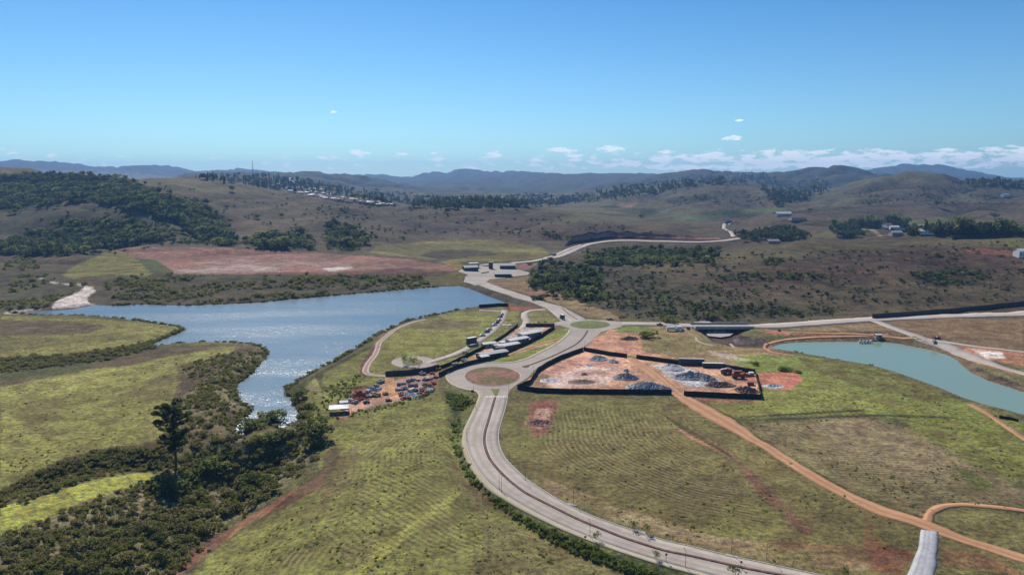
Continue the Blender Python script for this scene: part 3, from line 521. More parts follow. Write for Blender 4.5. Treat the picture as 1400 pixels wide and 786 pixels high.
def cr_spline(pts, n):
    P_ = [Vector(p) for p in pts]; P_ = [2*P_[0]-P_[1]]+P_+[2*P_[-1]-P_[-2]]; out = []
    segs = len(pts)-1; L_ = [0]
    for i in range(segs): L_.append(L_[-1]+(Vector(pts[i+1])-Vector(pts[i])).length)
    for k in range(n):
        s = L_[-1]*k/(n-1); i = 0
        while i < segs-1 and L_[i+1] < s: i += 1
        t = (s-L_[i])/max(1e-6, L_[i+1]-L_[i]); a, b, c, d = P_[i:i+4]
        out.append(.5*((2*b)+(c-a)*t+(2*a-5*b+4*c-d)*t*t+(3*b-a-3*c+d)*t**3))
    return out
def strip(name, A, B, mat, lift, nx=4, kind='structure', skirt=0, parent=None, drape=True, zfix=0, **kw):
    n = len(A); V = []; Fc = []; uv = []
    if mat.name in ('orange_earth', 'pale_gravel', 'white_rock', 'path_earth'):
        ra = np.random.default_rng(n); wa = np.convolve(ra.normal(size=n+4), np.ones(3)/3)[2:n+2]*.45; wb = np.convolve(ra.normal(size=n+4), np.ones(3)/3)[2:n+2]*.45; w_ = (A[0]-B[0]).length
        f_ = min(1, w_/4)*(.45 if mat.name == 'white_rock' else .8); A, B = [a+(a-b)/w_*wa[i]*f_ for i, (a, b) in enumerate(zip(A, B))], [b+(b-a)/w_*wb[i]*f_ for i, (a, b) in enumerate(zip(A, B))]
    for i in range(n):
        for j in range(nx+1):
            t = j/nx; p = A[i].lerp(B[i], t); V.append((p.x, p.y))
            uv.append((t, i))
    V = np.array(V); z = hgt(V[:, 0], V[:, 1])+lift if drape else np.full(len(V), zfix+lift)
    V3 = [(V[i, 0], V[i, 1], z[i]) for i in range(len(V))]
    w = nx+1
    for i in range(n-1):
        for j in range(nx): a = i*w+j; Fc.append((a, a+1, a+w+1, a+w))
    if skirt:
        o = len(V3)
        for i in range(n):
            for j in (0, nx): x, y, zz = V3[i*w+j]; V3.append((x, y, zz-skirt)); uv.append((j/nx, i))
        for i in range(n-1):
            Fc.append((i*w, (i+1)*w, o+(i+1)*2, o+i*2)); Fc.append((i*w+nx, o+i*2+1, o+(i+1)*2+1, (i+1)*w+nx))
    me = mesh_from(name, V3, Fc, mat, True); ul = me.uv_layers.new(name='UVMap'); vi = np.empty(len(me.loops), np.int32); me.loops.foreach_get('vertex_index', vi)
    ul.data.foreach_set('uv', np.array(uv, np.float32)[vi].ravel())
    me.update()
    if me.polygons[0].normal.z < 0: me.flip_normals()
    return link(name, me, parent, kind, **kw)
def wpts(pix): return [Vector((p[0], p[1])) for p in G([q[0] for q in pix], [q[1] for q in pix])]
def edges_road(name, L_, R_, mat, lift, nx=4, skirt=.3, **kw):
    a, b = wpts(L_), wpts(R_); n = int(max(sum((a[i+1]-a[i]).length for i in range(len(a)-1)), 10)/2.5)+4
    A, B = cr_spline(a, n), cr_spline(b, n); strip(name, A, B, mat, lift, nx, skirt=skirt, **kw); return A, B
def track(name, pix, width, mat, lift, nx=2, skirt=.2, **kw):
    a = wpts(pix); n = int(sum((a[i+1]-a[i]).length for i in range(len(a)-1))/2.2)+4; c = cr_spline(a, n)
    if name.startswith('far'):
        for _ in range(160): c = [c[0]]+[(c[i-1]+c[i]*2+c[i+1])/4 for i in range(1, len(c)-1)]+[c[-1]]
    A, B = offs(c, width/2), offs(c, -width/2); return strip(name, A, B, mat, lift, nx, skirt=skirt, **kw)
def offs(c, d):
    out = []
    for i in range(len(c)):
        t = (c[min(i+1, len(c)-1)]-c[max(i-1, 0)]).normalized(); out.append(c[i]+Vector((-t.y, t.x))*d)
    return out
# lower avenue
LE = [(660,541),(656,553),(648,570),(641,584),(638,596),(638,606),(641,618),(648,633),(659,649),(671,662),(690,676),(720,694),(760,714.5),(800,732),(840,747),(870,757),(905,768),(945,779),(1000,794),(1100,818),(1250,850)]
RE = [(694,541),(691,556),(686,573),(682,587),(681,600),(683.5,613),(691,627),(705,642),(721,656),(742,670),(762,682.5),(790,697),(820,709.5),(850,720),(880,730),(910,739.5),(940,746),(980,756),(1040,769),(1120,786),(1260,812)]
A_, B_ = edges_road('avenue_road', LE, RE, M['asphalt'], .08, 6)
A2 = offs(A_, -.0)
sgn = 1 if (offs(A_, 1)[5]-B_[5]).length > (A_[5]-B_[5]).length else -1
strip('avenue_kerb', offs(A_, sgn*.35), A_, M['kerb'], .2, 1, skirt=.25); strip('avenue_pavement', offs(A_, sgn*1.9), offs(A_, sgn*.36), M['pave'], .19, 2, skirt=.4)
strip('avenue_kerb', B_, offs(B_, -sgn*.3), M['kerb'], .2, 1, skirt=.25)
mc = cr_spline(wpts(AVM[:-1]), len(A_)); strip('median_strip', offs(mc, .55), offs(mc, -.55), M['soil'], .24, 2, skirt=.2)
for s in (1, -1): strip('lane_marking', offs(mc, s*.78), offs(mc, s*.68), M['paint'], .1, 1)
# southern roundabout
ringA = [(660,541),(657,536),(650,533.5),(638,531.5),(627,528),(618,522),(614,515),(615,508),(621,502.5),(631,499.5),(646,497.5),(665,496.5),(690,496.5),(706,495),(723,490.5),(740,482),(757,473.5),(770,465),(779,456),(782,450)]
ringB = [(694,541),(697,533),(706,526),(722,516),(731,506),(737,501),(752,494),(772,485),(797,475),(808,467),(815,460),(822,454),(835,450.5)]
flat_poly('roundabout_road', pl(ringA+[(800,451)]+ringB[::-1]), .07, M['asphalt'], kind='structure')
oa = cr_spline([Vector(p) for p in pl(ringA)], 150)
s2 = 1 if (offs(oa, 1)[60]-Vector(pl([(673,514)])[0])).length > (oa[60]-Vector(pl([(673,514)])[0])).length else -1
strip('roundabout_kerb', offs(oa, s2*.3), oa, M['kerb'], .2, 1, skirt=.25); strip('roundabout_pavement', offs(oa, s2*1.9), offs(oa, s2*.31), M['pave'], .18, 2, skirt=.3)
def disc_pix(cu, cv, ru, rv, n=48): return pl([(cu+ru*math.cos(t*2*math.pi/n), cv+rv*math.sin(t*2*math.pi/n)) for t in range(n)])
def island(name, pts, mat, mat2=None, shrink=.6):
    flat_poly('island_kerb', pts, .2, M['kerb'], kind='structure')
    c = Vector((sum(p[0] for p in pts)/len(pts), sum(p[1] for p in pts)/len(pts)))
    n = len(pts); V = []; Fc = []
    rings = (1-.4/max((Vector(pts[0])-c).length, 1), .9, .75, .55, .3)
    for q, s in enumerate(rings):
        for p in pts: v = c+(Vector(p)-c)*s; V.append((v.x, v.y, .22+(1-s)*.9))
    V.append((c.x, c.y, 1.15))
    for q in range(len(rings)-1):
        for i in range(n): Fc.append((q*n+i, q*n+(i+1) % n, (q+1)*n+(i+1) % n, (q+1)*n+i))
    for i in range(n): Fc.append(((len(rings)-1)*n+i, (len(rings)-1)*n+(i+1) % n, len(V)-1))
    me = mesh_from(name, V, Fc, mat, True); link(name, me, kind='structure')
def patch_mat(name, a, b_, s, th_=(.42, .58)):
    m, nt, b = new_mat(name); L = nt.links.new; g = nd(nt, 'ShaderNodeNewGeometry')
    n = nd(nt, 'ShaderNodeTexNoise', inp={'Scale': s, 'Detail': 5, 'Roughness': .6}); n2 = nd(nt, 'ShaderNodeTexNoise', inp={'Scale': s*7, 'Detail': 4})
    L(g.outputs['Position'], n.inputs['Vector']); L(g.outputs['Position'], n2.inputs['Vector'])
    c = mixc(nt, ramp(nt, n.outputs[0], (*th_, 0, 1)), a, b_); sc = nd(nt, 'ShaderNodeVectorMath', operation='SCALE'); L(c, sc.inputs[0]); L(ramp(nt, n2.outputs[0], (.3, .7, .7, 1.3)), sc.inputs['Scale'])
    L(sc.outputs[0], b.inputs['Base Color']); return m
flat_poly('creek_pool', pl([(962,452),(975,451),(993,451.5),(1004,455),(998,459),(985,461),(968,459)], -2.6), -2.6, M['pale'], kind='structure'); flat_poly('creek_pool', pl([(950,441.5),(962,439.5),(970,440),(975,442.5),(958,443)]), .3, M['white_rock'], kind='structure')
island('roundabout_island', disc_pix(673, 514.7, 39, 13.4), patch_mat('bare_island', S(150,104,90), S(112,102,60), .07))
island('roundabout_island', disc_pix(806.5, 444, 28.2, 5.4), patch_mat('green_island', S(104,112,56), S(122,126,62), .2))
flat_poly('splitter_island', pl([(671,532),(683,532),(679,541),(677,541)]), .26, M['grass'], kind='structure')
up = wpts([(718,500.5),(730,497),(755,487),(772,479),(787,471),(796,463),(801,456),(803,452)]); uc = cr_spline(up, 50); strip('median_strip', offs(uc, .55), offs(uc, -.55), M['soil'], .2, 2, skirt=.2)
flat_poly('splitter_island', pl([(713,501),(722,499),(724,501),(718,503)]), .24, M['soil'], kind='structure')
for i in range(9): flat_poly('crosswalk_marking', pl([(665+i*3.2,541.6),(666.8+i*3.2,541.6),(666.8+i*3.2,543.2),(665+i*3.2,543.2)]), .125, M['paint'], kind='structure')
# northern roundabout and the road over the dam
flat_poly('roundabout_road', pl([(782,450),(776,448),(765,445),(757,445),(758,441),(768,439),(766,436),(790,434),(800,436.5),(812,437.5),(830,438),(848,440),(856,441),(852,446),(846,448),(835,450.5),(822,454),(800,452)]), .09, M['asphalt'], kind='structure')
edges_road('dam_road', [(768,440),(760,433),(752,426),(744,420.5),(730,415),(710,409),(690,402),(670,396),(652,389),(640,384)], [(803,438),(796,433.5),(780,425),(768,419),(757,416.5),(740,411.5),(720,404.5),(700,398),(680,391),(660,384)], M['asphalt'], .12, 4, skirt=.6)
dm = cr_spline(wpts([(768.5,421.5),(775,427.5),(781,432),(789,437)]), 16); strip('median_strip', offs(dm, .4), offs(dm, -.4), M['soil'], .26, 1, skirt=.2)
edges_road('east_road', [(850,440.3),(870,440.5),(900,440.8),(930,442),(952,444)], [(850,446),(870,445),(900,445.5),(930,447),(952,449)], M['asphalt'], .1, 3)
edges_road('east_road', [(1022,444.5),(1060,442),(1100,439),(1150,436),(1190,433.5),(1260,431.5),(1330,428),(1420,425)], [(1022,449),(1060,449),(1100,446.5),(1150,443),(1190,440),(1260,436.5),(1330,434),(1420,432)], M['pale'], .1, 3)
track('far_avenue', [(700,360),(725,358),(745,355.5),(762,352),(775,346),(790,339),(805,334),(825,330.5),(850,329.3),(880,329.6),(910,330.6),(945,331.5),(980,330.5),(1000,328.5),(1022,325.5)], 13, M['pale'], .5, 3, skirt=1)
def cut_slope():
    lo = [(770,338),(782,334.5),(800,332),(830,327.5),(870,326.8),(910,327.6),(945,328.4),(985,327.6)]; hh = (.3, 6, 13, 11, 9, 7, 5, .6)
    a = wpts(lo); c = cr_spline(a, 70); hs = np.interp(np.linspace(0, 1, 70), np.linspace(0, 1, 8), hh); V, Fc = [], []
    prof = ((0, -.02), (.22, .30), (.38, .34), (.62, .86), (.72, 1.0), (1.6, .5), (2.6, -.15))
    for i, p in enumerate(c):
        d = p.normalized(); h = hs[i]*(1+.12*math.sin(i*.9)+random.uniform(-.06, .06)); 
        for s, t in prof: q = p+d*s*16; V.append((q.x, q.y, float(hgt(p.x, p.y))*(1 if s < 1 else 0)+(float(hgt(q.x, q.y)) if s >= 1 else 0)+t*h+.3))
    m = len(prof)
    for i in range(69):
        for j in range(m-1): Fc.append((i*m+j, (i+1)*m+j, (i+1)*m+j+1, i*m+j+1))
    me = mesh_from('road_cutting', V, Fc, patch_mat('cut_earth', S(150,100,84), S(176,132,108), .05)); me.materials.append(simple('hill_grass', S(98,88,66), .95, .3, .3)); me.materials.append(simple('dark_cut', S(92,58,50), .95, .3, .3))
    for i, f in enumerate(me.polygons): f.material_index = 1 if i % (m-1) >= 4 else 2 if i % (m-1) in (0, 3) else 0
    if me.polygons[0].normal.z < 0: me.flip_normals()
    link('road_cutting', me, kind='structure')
cut_slope()
track('far_avenue', [(745,353.5),(762,349),(778,341),(795,335)], 7, M['asphalt'], .6, 2, skirt=1)
track('far_track', [(1003,324),(1000,318),(993,314),(990,309),(996,305),(1003,303)], 7, M['pale'], .5)
PAD = [(626,371.5),(640,364),(660,361.5),(700,359.5),(705,368),(724,373),(722,376),(700,379),(670,382),(664,388),(650,391),(634,386),(636,379),(640,376)]
def drape_poly(name, pix, mat, lift, skirt=.5):
    w = G([p[0] for p in pix], [p[1] for p in pix]); bm = bmesh.new(); vs = [bm.verts.new(p) for p in w]; bm.faces.new(vs)
    bmesh.ops.triangulate(bm, faces=bm.faces)
    bmesh.ops.subdivide_edges(bm, edges=bm.edges, cuts=7, use_grid_fill=True)
    for v in bm.verts: v.co.z = float(hgt(v.co.x, v.co.y))+lift
    for f in bm.faces:
        f.normal_update()
        if f.normal.z < 0: f.normal_flip()
    me = bpy.data.meshes.new(name); bm.to_mesh(me); bm.free(); me.materials.append(mat); return link(name, me, kind='structure')
drape_poly('forecourt', PAD, M['asphalt'], .3)
# loop road and lake paths
track('loop_road', [(586,496),(600,491.5),(620,485),(640,476),(655,466),(668,457),(676,450),(684,440),(689,430),(690,424)], 5.2, M['asphalt'], .08)
flat_poly('loop_road', disc_pix(566, 495.3, 31, 8.2), .06, M['asphalt'], kind='structure'); island('loop_island', disc_pix(564, 495.3, 15.5, 4.6), patch_mat('loop_green', S(112,108,58), S(126,122,66), .3))
track('loop_road', [(684,443),(692,445),(700,443.5)], 4, M['asphalt'], .075); track('lake_path', [(655,424.5),(672,425),(684,426)], 3.5, M['pale'], .09)
for d in (-1.2, 1.2):
    c = cr_spline(wpts([(582,436.5),(568,439.5),(555,443.5),(540,450.5),(529,459),(519,468),(516,477),(512,486),(504,496),(500.5,503),(500,508.5),(506,512),(520,513.5),(532,514)]), 90)
    if d < 0: strip('lake_path', offs(c, 1.7), offs(c, -1.7), simple('path_earth', S(176,136,118), .9, .2, .4), .06, 2)
    strip('wheel_track', offs(c, d+.4), offs(c, d-.4), M['pale'], .085, 1)
track('service_track', [(690,488),(705,481),(735,471),(772,461.5)], 2.2, M['orange'], .05)
track('gate_track', [(746,423.5),(728,424.5),(718,428),(717.5,434),(720,440),(716,446),(713,450)], 5, M['pale'], .07)
# earth roads on the right
edges_road('earth_road', [(870,491),(900,510),(935,538),(960,550),(1000,572),(1050,606),(1095,634),(1150,666),(1200,689),(1262,709),(1290,720),(1330,736),(1420,764)], [(857,491),(885,512),(918,539),(950,562),(1000,590),(1050,618),(1100,651),(1150,679),(1200,703),(1250,719),(1290,733),(1340,750),(1420,777)], M['orange'], .07, 5)
edges_road('white_track', [(1260,724),(1256,742),(1249,765),(1237,788),(1225,815)], [(1284,727),(1283,745),(1280,765),(1279,790),(1278,815)], M['white_rock'], .1, 4)
track('earth_loop_road', [(1268,712),(1270,704),(1277,697),(1292,692),(1315,690),(1350,692),(1385,696),(1430,702)], 2.9, M['orange'], .08)
track('earth_track', [(1325,552),(1345,562),(1365,575),(1390,592),(1420,612)], 3.2, M['orange'], .08)
track('pale_road', [(1196,439),(1215,446),(1240,455),(1262,463),(1290,472),(1320,485),(1360,499),(1400,511),(1440,522)], 7, M['pale'], .12); track('pale_road', [(1262,464),(1300,469),(1350,476),(1420,484)], 5, M['pale'], .1)
track('pond_track', [(1215,457.5),(1160,456.5),(1110,455.5),(1075,453.5),(1045,451)], 2.4, M['orange'], .08); track('pond_track', [(1250,462),(1235,463),(1200,460.5),(1150,460.5),(1100,462.5),(1070,465.5),(1052,470),(1046,475),(1052,480),(1065,483),(1085,486)], 2.5, M['orange'], .07)
track('curved_path', [(952,461),(953,465),(960,469),(975,473)], 1.6, M['pale'], .09); track('curved_path', [(999,470),(1004,475)], 2, M['pale'], .09)
#@@PART2@@
# ---------------------------------------------------------------- vegetation
M['leaf_dark'] = foliage('leaf_dark', S(106,114,74), S(144,146,94)); M['leaf_mid'] = foliage('leaf_mid', S(124,128,72), S(158,156,92)); M['leaf_brown'] = foliage('leaf_brown', S(140,126,90), S(176,158,112)); M['leaf_deep'] = foliage('leaf_deep', S(52,62,44), S(78,88,58))
M['leaf_far'] = foliage('leaf_far', S(58,70,54), S(84,94,68), .3); M['bark'] = simple('bark', S(96,84,72), .95, .3, 2); M['leaf_lush'] = foliage('leaf_lush', S(120,138,62), S(160,166,80))
def leaf_cloud(lobes, n, size, r, flat=.75):
    """leaf-sized quads spread over several lobes (cx, cy, cz, radius)"""
    V, Fc = [], []; w = np.array([l[3]**2 for l in lobes]); w = w/w.sum()
    for _ in range(n):
        l = lobes[r.choice(len(lobes), p=w)]; d = r.normal(size=3); d /= np.linalg.norm(d); q = r.random()**.33
        c = np.array(l[:3])+d*np.array([1, 1, flat])*l[3]*(.55+.5*q)
        nrm = d+r.normal(size=3)*.6; nrm /= np.linalg.norm(nrm); t = np.cross(nrm, r.normal(size=3)); t /= np.linalg.norm(t)+1e-9; b = np.cross(nrm, t)
        s = size*(.6+.8*r.random()); k = len(V)
        V += [c-t*s-b*s*.6, c+t*s*.9-b*s*.7, c+t*s*1.1+b*s*.6, c-t*s*.7+b*s*.8]; Fc.append((k, k+1, k+2, k+3))
    return V, Fc
def tube(V, Fc, pts, rad, n=6):
    """a tapered tube through pts"""
    k0 = len(V)
    for i, p in enumerate(pts):
        p = Vector(p); t = (Vector(pts[min(i+1, len(pts)-1)])-Vector(pts[max(i-1, 0)])).normalized(); a = t.orthogonal().normalized(); b = t.cross(a)
        for j in range(n): q = 2*math.pi*j/n; V.append(tuple(p+(a*math.cos(q)+b*math.sin(q))*rad[i]))
    for i in range(len(pts)-1):
        for j in range(n): Fc.append((k0+i*n+j, k0+i*n+(j+1) % n, k0+(i+1)*n+(j+1) % n, k0+(i+1)*n+j))
    Fc.append(tuple(range(k0+n-1, k0-1, -1))); Fc.append(tuple(k0+(len(pts)-1)*n+j for j in range(n)))
def crown_mesh(name, kind, seed, n, size, mat):
    r = np.random.default_rng(seed)
    if kind == 'round': lobes = [(r.normal()*.28, r.normal()*.28, .62+r.random()*.25, .25+.14*r.random()) for _ in range(9)]+[(0, 0, .62, .36)]
    elif kind == 'bush': lobes = [(r.normal()*.3, r.normal()*.3, .22+r.random()*.3, .2+.18*r.random()) for _ in range(9)]
    elif kind == 'tall': lobes = [(r.normal()*.07, r.normal()*.07, .25+.72*i/8, .17-.012*i+.05*r.random()) for i in range(9)]
    else: lobes = [(r.normal()*.3, r.normal()*.3, .12+r.random()*.2, .16+.1*r.random()) for _ in range(7)]
    V, Fc = leaf_cloud(lobes, n, size, r); me = mesh_from(name, V, Fc, mat); return me
def trunk_mesh(name, top, rad, seed):
    r = np.random.default_rng(seed); V, Fc = [], []
    tube(V, Fc, [(0, 0, -.03), (.01, .01, top*.5), (0, .02, top)], [rad, rad*.7, rad*.35])
    for i in range(4):
        a = r.random()*6.28; z = top*(.55+.12*i); tube(V, Fc, [(0, 0, z), (.14*math.cos(a), .14*math.sin(a), z+.14)], [rad*.4, rad*.15], 5)
    return mesh_from(name, V, Fc, M['bark'])

protos = bpy.data.collections.new('plant_prototypes')
def proto_set(prefix, kinds):
    c = bpy.data.collections.new(prefix)
    for i, (kind, seed, n, size, mat) in enumerate(kinds):
        me = crown_mesh(prefix, kind, seed, n, size, M[mat]); o = bpy.data.objects.new('%s_%d' % (prefix, i), me); c.objects.link(o)
    return c
far_set = proto_set('canopy_form', [('round', 1, 90, .14, 'leaf_far'), ('round', 2, 90, .14, 'leaf_far'), ('bush', 3, 80, .15, 'leaf_far'), ('round', 4, 90, .13, 'leaf_dark')])
scrub_set = proto_set('scrub_form', [('bush', 11, 130, .11, 'leaf_brown'), ('bush', 12, 130, .11, 'leaf_brown'), ('bush', 13, 120, .12, 'leaf_mid'), ('bush', 14, 130, .11, 'leaf_brown')])
dense_set = proto_set('thicket_form', [('bush', 21, 320, .075, 'leaf_dark'), ('round', 22, 320, .075, 'leaf_brown'), ('bush', 23, 320, .075, 'leaf_mid'), ('bush', 24, 300, .08, 'leaf_mid')])
green_set = proto_set('hedge_form', [('bush', 31, 120, .12, 'leaf_mid'), ('bush', 32, 120, .12, 'leaf_lush'), ('bush', 33, 120, .12, 'leaf_lush')])
tall_set = proto_set('eucalypt_form', [('tall', 41, 110, .08, 'leaf_far'), ('tall', 42, 110, .08, 'leaf_far'), ('round', 43, 90, .12, 'leaf_far')])
def scatter(name, pts, scale, coll, label=None, sz=1.0):
    n = len(pts); me = bpy.data.meshes.new(name); me.vertices.add(n); me.vertices.foreach_set('co', np.asarray(pts, np.float32).ravel())
    a = me.attributes.new('sc', 'FLOAT_VECTOR', 'POINT'); s = np.stack([scale, scale, scale*(.75+.5*rng.random(n))*sz], 1).astype(np.float32); a.data.foreach_set('vector', s.ravel())
    a = me.attributes.new('rot', 'FLOAT_VECTOR', 'POINT'); q = np.zeros((n, 3), np.float32); q[:, 2] = rng.random(n)*6.28; a.data.foreach_set('vector', q.ravel())
    a = me.attributes.new('pick', 'INT', 'POINT'); a.data.foreach_set('value', rng.integers(0, len(coll.objects), n).astype(np.int32))
    o = link(name, me, kind='stuff')
    ng = bpy.data.node_groups.new(name, 'GeometryNodeTree'); ng.interface.new_socket('Geometry', in_out='INPUT', socket_type='NodeSocketGeometry'); ng.interface.new_socket('Geometry', in_out='OUTPUT', socket_type='NodeSocketGeometry')
    N = ng.nodes.new; Lk = ng.links.new; gi, go = N('NodeGroupInput'), N('NodeGroupOutput'); ip = N('GeometryNodeInstanceOnPoints'); ci = N('GeometryNodeCollectionInfo')
    ci.inputs[0].default_value = coll; ci.inputs[1].default_value = True; ci.inputs[2].default_value = True
    def at(nm, t, out): x = N('GeometryNodeInputNamedAttribute'); x.data_type = t; x.inputs[0].default_value = nm; return x.outputs[0]
    Lk(gi.outputs[0], ip.inputs['Points']); Lk(ci.outputs[0], ip.inputs['Instance']); ip.inputs['Pick Instance'].default_value = True
    Lk(at('pick', 'INT', 0), ip.inputs['Instance Index']); Lk(at('sc', 'FLOAT_VECTOR', 0), ip.inputs['Scale'])
    er = N('FunctionNodeEulerToRotation'); Lk(at('rot', 'FLOAT_VECTOR', 0), er.inputs[0]); Lk(er.outputs[0], ip.inputs['Rotation']); Lk(ip.outputs[0], go.inputs[0])
    md = o.modifiers.new('spread', 'NODES'); md.node_group = ng
    if label: o['label'] = label
    return o
def sample(poly, n, jit=3, clump=0, seed=5):
    us = [p[0] for p in poly]; vs = [p[1] for p in poly]; r = np.random.default_rng(seed); out = []
    A = (max(us)-min(us))*(max(vs)-min(vs)); u = r.uniform(min(us), max(us), n*4); v = r.uniform(min(vs), max(vs), n*4)
    k = inside(u+r.normal(size=len(u))*jit, v+r.normal(size=len(v))*jit*.5, poly); u, v = u[k], v[k]
    p = G(u, v); k = np.ones(len(p), bool)
    if clump: k = fbm(p[:, 0], p[:, 1], clump, 81, 3) > -.02
    for W, wz in ((LAKE_W, LAKE_Z), (POND_W, POND_Z)): k &= ~inside(p[:, 0], p[:, 1], W)
    return p[k][:n]
def region(names, n, **kw): return np.concatenate([sample(P[a], n_, seed=5+i, **kw) for i, (a, n_) in enumerate(zip(names, n))])
p = region(['forest_gully', 'forest_foot', 'forest_clump_a', 'forest_clump_b'], [2000, 800, 80, 70], jit=5); e_ = region(['forest_gully', 'forest_foot', 'forest_clump_a', 'forest_clump_b'], [140, 120, 100, 110], jit=22); p = np.concatenate([p, e_]); p[:, 2] -= .8; nn = len(e_)
sc_ = 5.5+5.5*rng.random(len(p)); sc_[-nn:] *= .5; scatter('hillside_forest', p, sc_, far_set)
q = [sample(poly, n, jit=5, clump=40, seed=40+i) for i, (poly, n) in enumerate((([(90,305),(190,300),(260,322),(330,338),(180,335)], 300), ([(0,245),(60,240),(300,262),(330,300),(440,330),(500,335),(600,320),(800,320),(640,290),(400,270)], 420), ([(620,310),(760,296),(900,322),(770,332)], 90), ([(880,262),(1040,262),(1050,280),(920,285)], 150), ([(1150,262),(1330,255),(1400,285),(1180,278)], 200)))]
q = np.concatenate(q); scatter('hillside_scrub', q, 2+3*rng.random(len(q)), far_set, sz=.8)
p = np.concatenate([region(['forest_valley', 'forest_dam'], [420, 130], jit=7), region(['forest_valley', 'forest_dam'], [150, 90], jit=26)]); p[:, 2] -= .5; scatter('valley_forest', p, 2.8+4.6*rng.random(len(p)), far_set)
p = np.concatenate([sample(P['right_scrub'], 620, jit=14, clump=30, seed=3), sample([(760,405),(800,370),(1000,350),(1400,330),(1400,408),(1150,432),(900,436)], 800, jit=4, clump=22, seed=4), sample([(960,378),(1100,374),(1160,382),(1000,386)], 160, jit=4, seed=7), sample([(1230,378),(1290,366),(1340,376),(1360,386),(1280,392)], 300, jit=5, clump=20, seed=8), sample([(1040,357),(1070,352),(1075,360),(1050,364)], 60, seed=8)])
scatter('hill_scrub', p, 1.1+2.2*rng.random(len(p))**2.5, far_set)
p = np.concatenate([sample(P['bank_scrub'], 600, jit=2, clump=25, seed=3), sample([(0,385),(40,372),(120,388),(60,420),(0,424)], 160, clump=20, seed=4), sample([(190,388),(225,386),(232,396),(200,398)], 50, seed=2), sample([(5,358),(40,352),(55,368),(5,370)], 60, seed=2), sample([(225,376),(600,378),(560,386),(250,384)], 260, clump=25, seed=9)])
scatter('shore_scrub', p, 1.6+2.8*rng.random(len(p))**2, scrub_set)
# reeds and bushes along the water's edge
e = np.array(LAKE_W); L2 = []
for i in range(len(e)):
    a, b = e[i], e[(i+1) % len(e)]; n = int(np.hypot(*(b-a))/1.1)
    for t in rng.random(n): L2.append(a+(b-a)*t)
L2 = np.array(L2)+rng.normal(size=(len(L2), 2))*1.4; u_, v_ = proj(L2[:, 0], L2[:, 1], np.full(len(L2), LAKE_Z)); k = ~inside(L2[:, 0], L2[:, 1], LAKE_W) & ~((u_ > 600) & (v_ < 422)) & ~((u_ < 150) & (v_ < 427)); L2 = L2[k]
p = np.column_stack([L2, hgt(L2[:, 0], L2[:, 1])]); scatter('shoreline_bushes', p, 1.0+1.5*rng.random(len(p)), scrub_set)
e = np.array(POND_W); L2 = []
for i in range(len(e)-1):
    a, b = e[i], e[i+1]
    if proj(*b, 0)[0] > 1480 or i < 24: continue
    for t in rng.random(int(np.hypot(*(b-a))/4)): L2.append(a+(b-a)*t)
L2 = np.array(L2)+rng.normal(size=(len(L2), 2))*.8; L2 = L2[~inside(L2[:, 0], L2[:, 1], POND_W)]
scatter('pond_edge_bushes', np.column_stack([L2, hgt(L2[:, 0], L2[:, 1])]), .8+1.2*rng.random(len(L2)), scrub_set)
p = np.concatenate([sample(P['stream_scrub'], 1900, jit=4, seed=21), sample(P['slope_scrub'], 650, jit=3, seed=22), sample(P['hedge_band'], 700, jit=2, seed=23), sample([(240,500),(330,478),(362,480),(345,512),(300,530),(250,545),(250,560),(320,560)], 450, jit=4, seed=26)])
scatter('stream_scrub', p, .7+1.5*rng.random(len(p))**2, scrub_set)
lower = [(60,790),(130,740),(210,700),(260,680),(330,650),(345,600),(400,590),(414,575),(404,545),(425,560),(448,600),(425,625),(380,672),(300,715),(220,786)]
p = sample(lower, 150, jit=8, clump=14, seed=25); scatter('stream_thicket', p, 1.4+1.8*rng.random(len(p)), dense_set)
p = np.concatenate([sample([(615,575),(634,570),(630,592),(630,612),(641,640),(666,670),(716,708),(756,725),(846,762),(900,786),(870,786),(800,762),(742,734),(682,694),(640,657),(618,612)], 1500, jit=1, seed=31), sample([(610,536),(648,545),(645,556),(626,562),(610,548)], 180, jit=2, seed=32), sample([(455,568),(520,556),(590,536),(596,530),(600,538),(520,562),(460,574)], 150, jit=1.5, seed=33), sample([(440,530),(500,512),(490,530),(470,556),(440,570)], 160, jit=4, clump=10, seed=34)])
scatter('verge_bushes', p, .45+.8*rng.random(len(p))**1.5, green_set)
# small tufts that break up the fields
p = np.concatenate([sample(a, n, jit=3, clump=c, seed=50+i) for i, (a, n, c) in enumerate((([(0,530),(100,508),(240,487),(330,474),(300,500),(240,530),(214,602),(90,625),(0,670)], 420, 12), ([(0,429),(190,440),(250,451),(220,464),(60,487),(0,491)], 160, 10), ([(440,620),(480,575),(600,540),(635,620),(700,700),(860,786),(280,786),(430,680)], 700, 14), ([(700,560),(930,550),(1250,730),(1240,786),(1120,780),(900,735),(760,680),(695,620)], 500, 12), ([(1040,520),(1100,490),(1290,540),(1400,580),(1400,690),(1260,700),(1000,572)], 700, 12), ([(405,540),(430,510),(580,432),(690,420),(650,470),(470,560)], 200, 10)))])
scatter('field_tufts', p, .25+.55*rng.random(len(p))**3, green_set, sz=.7)
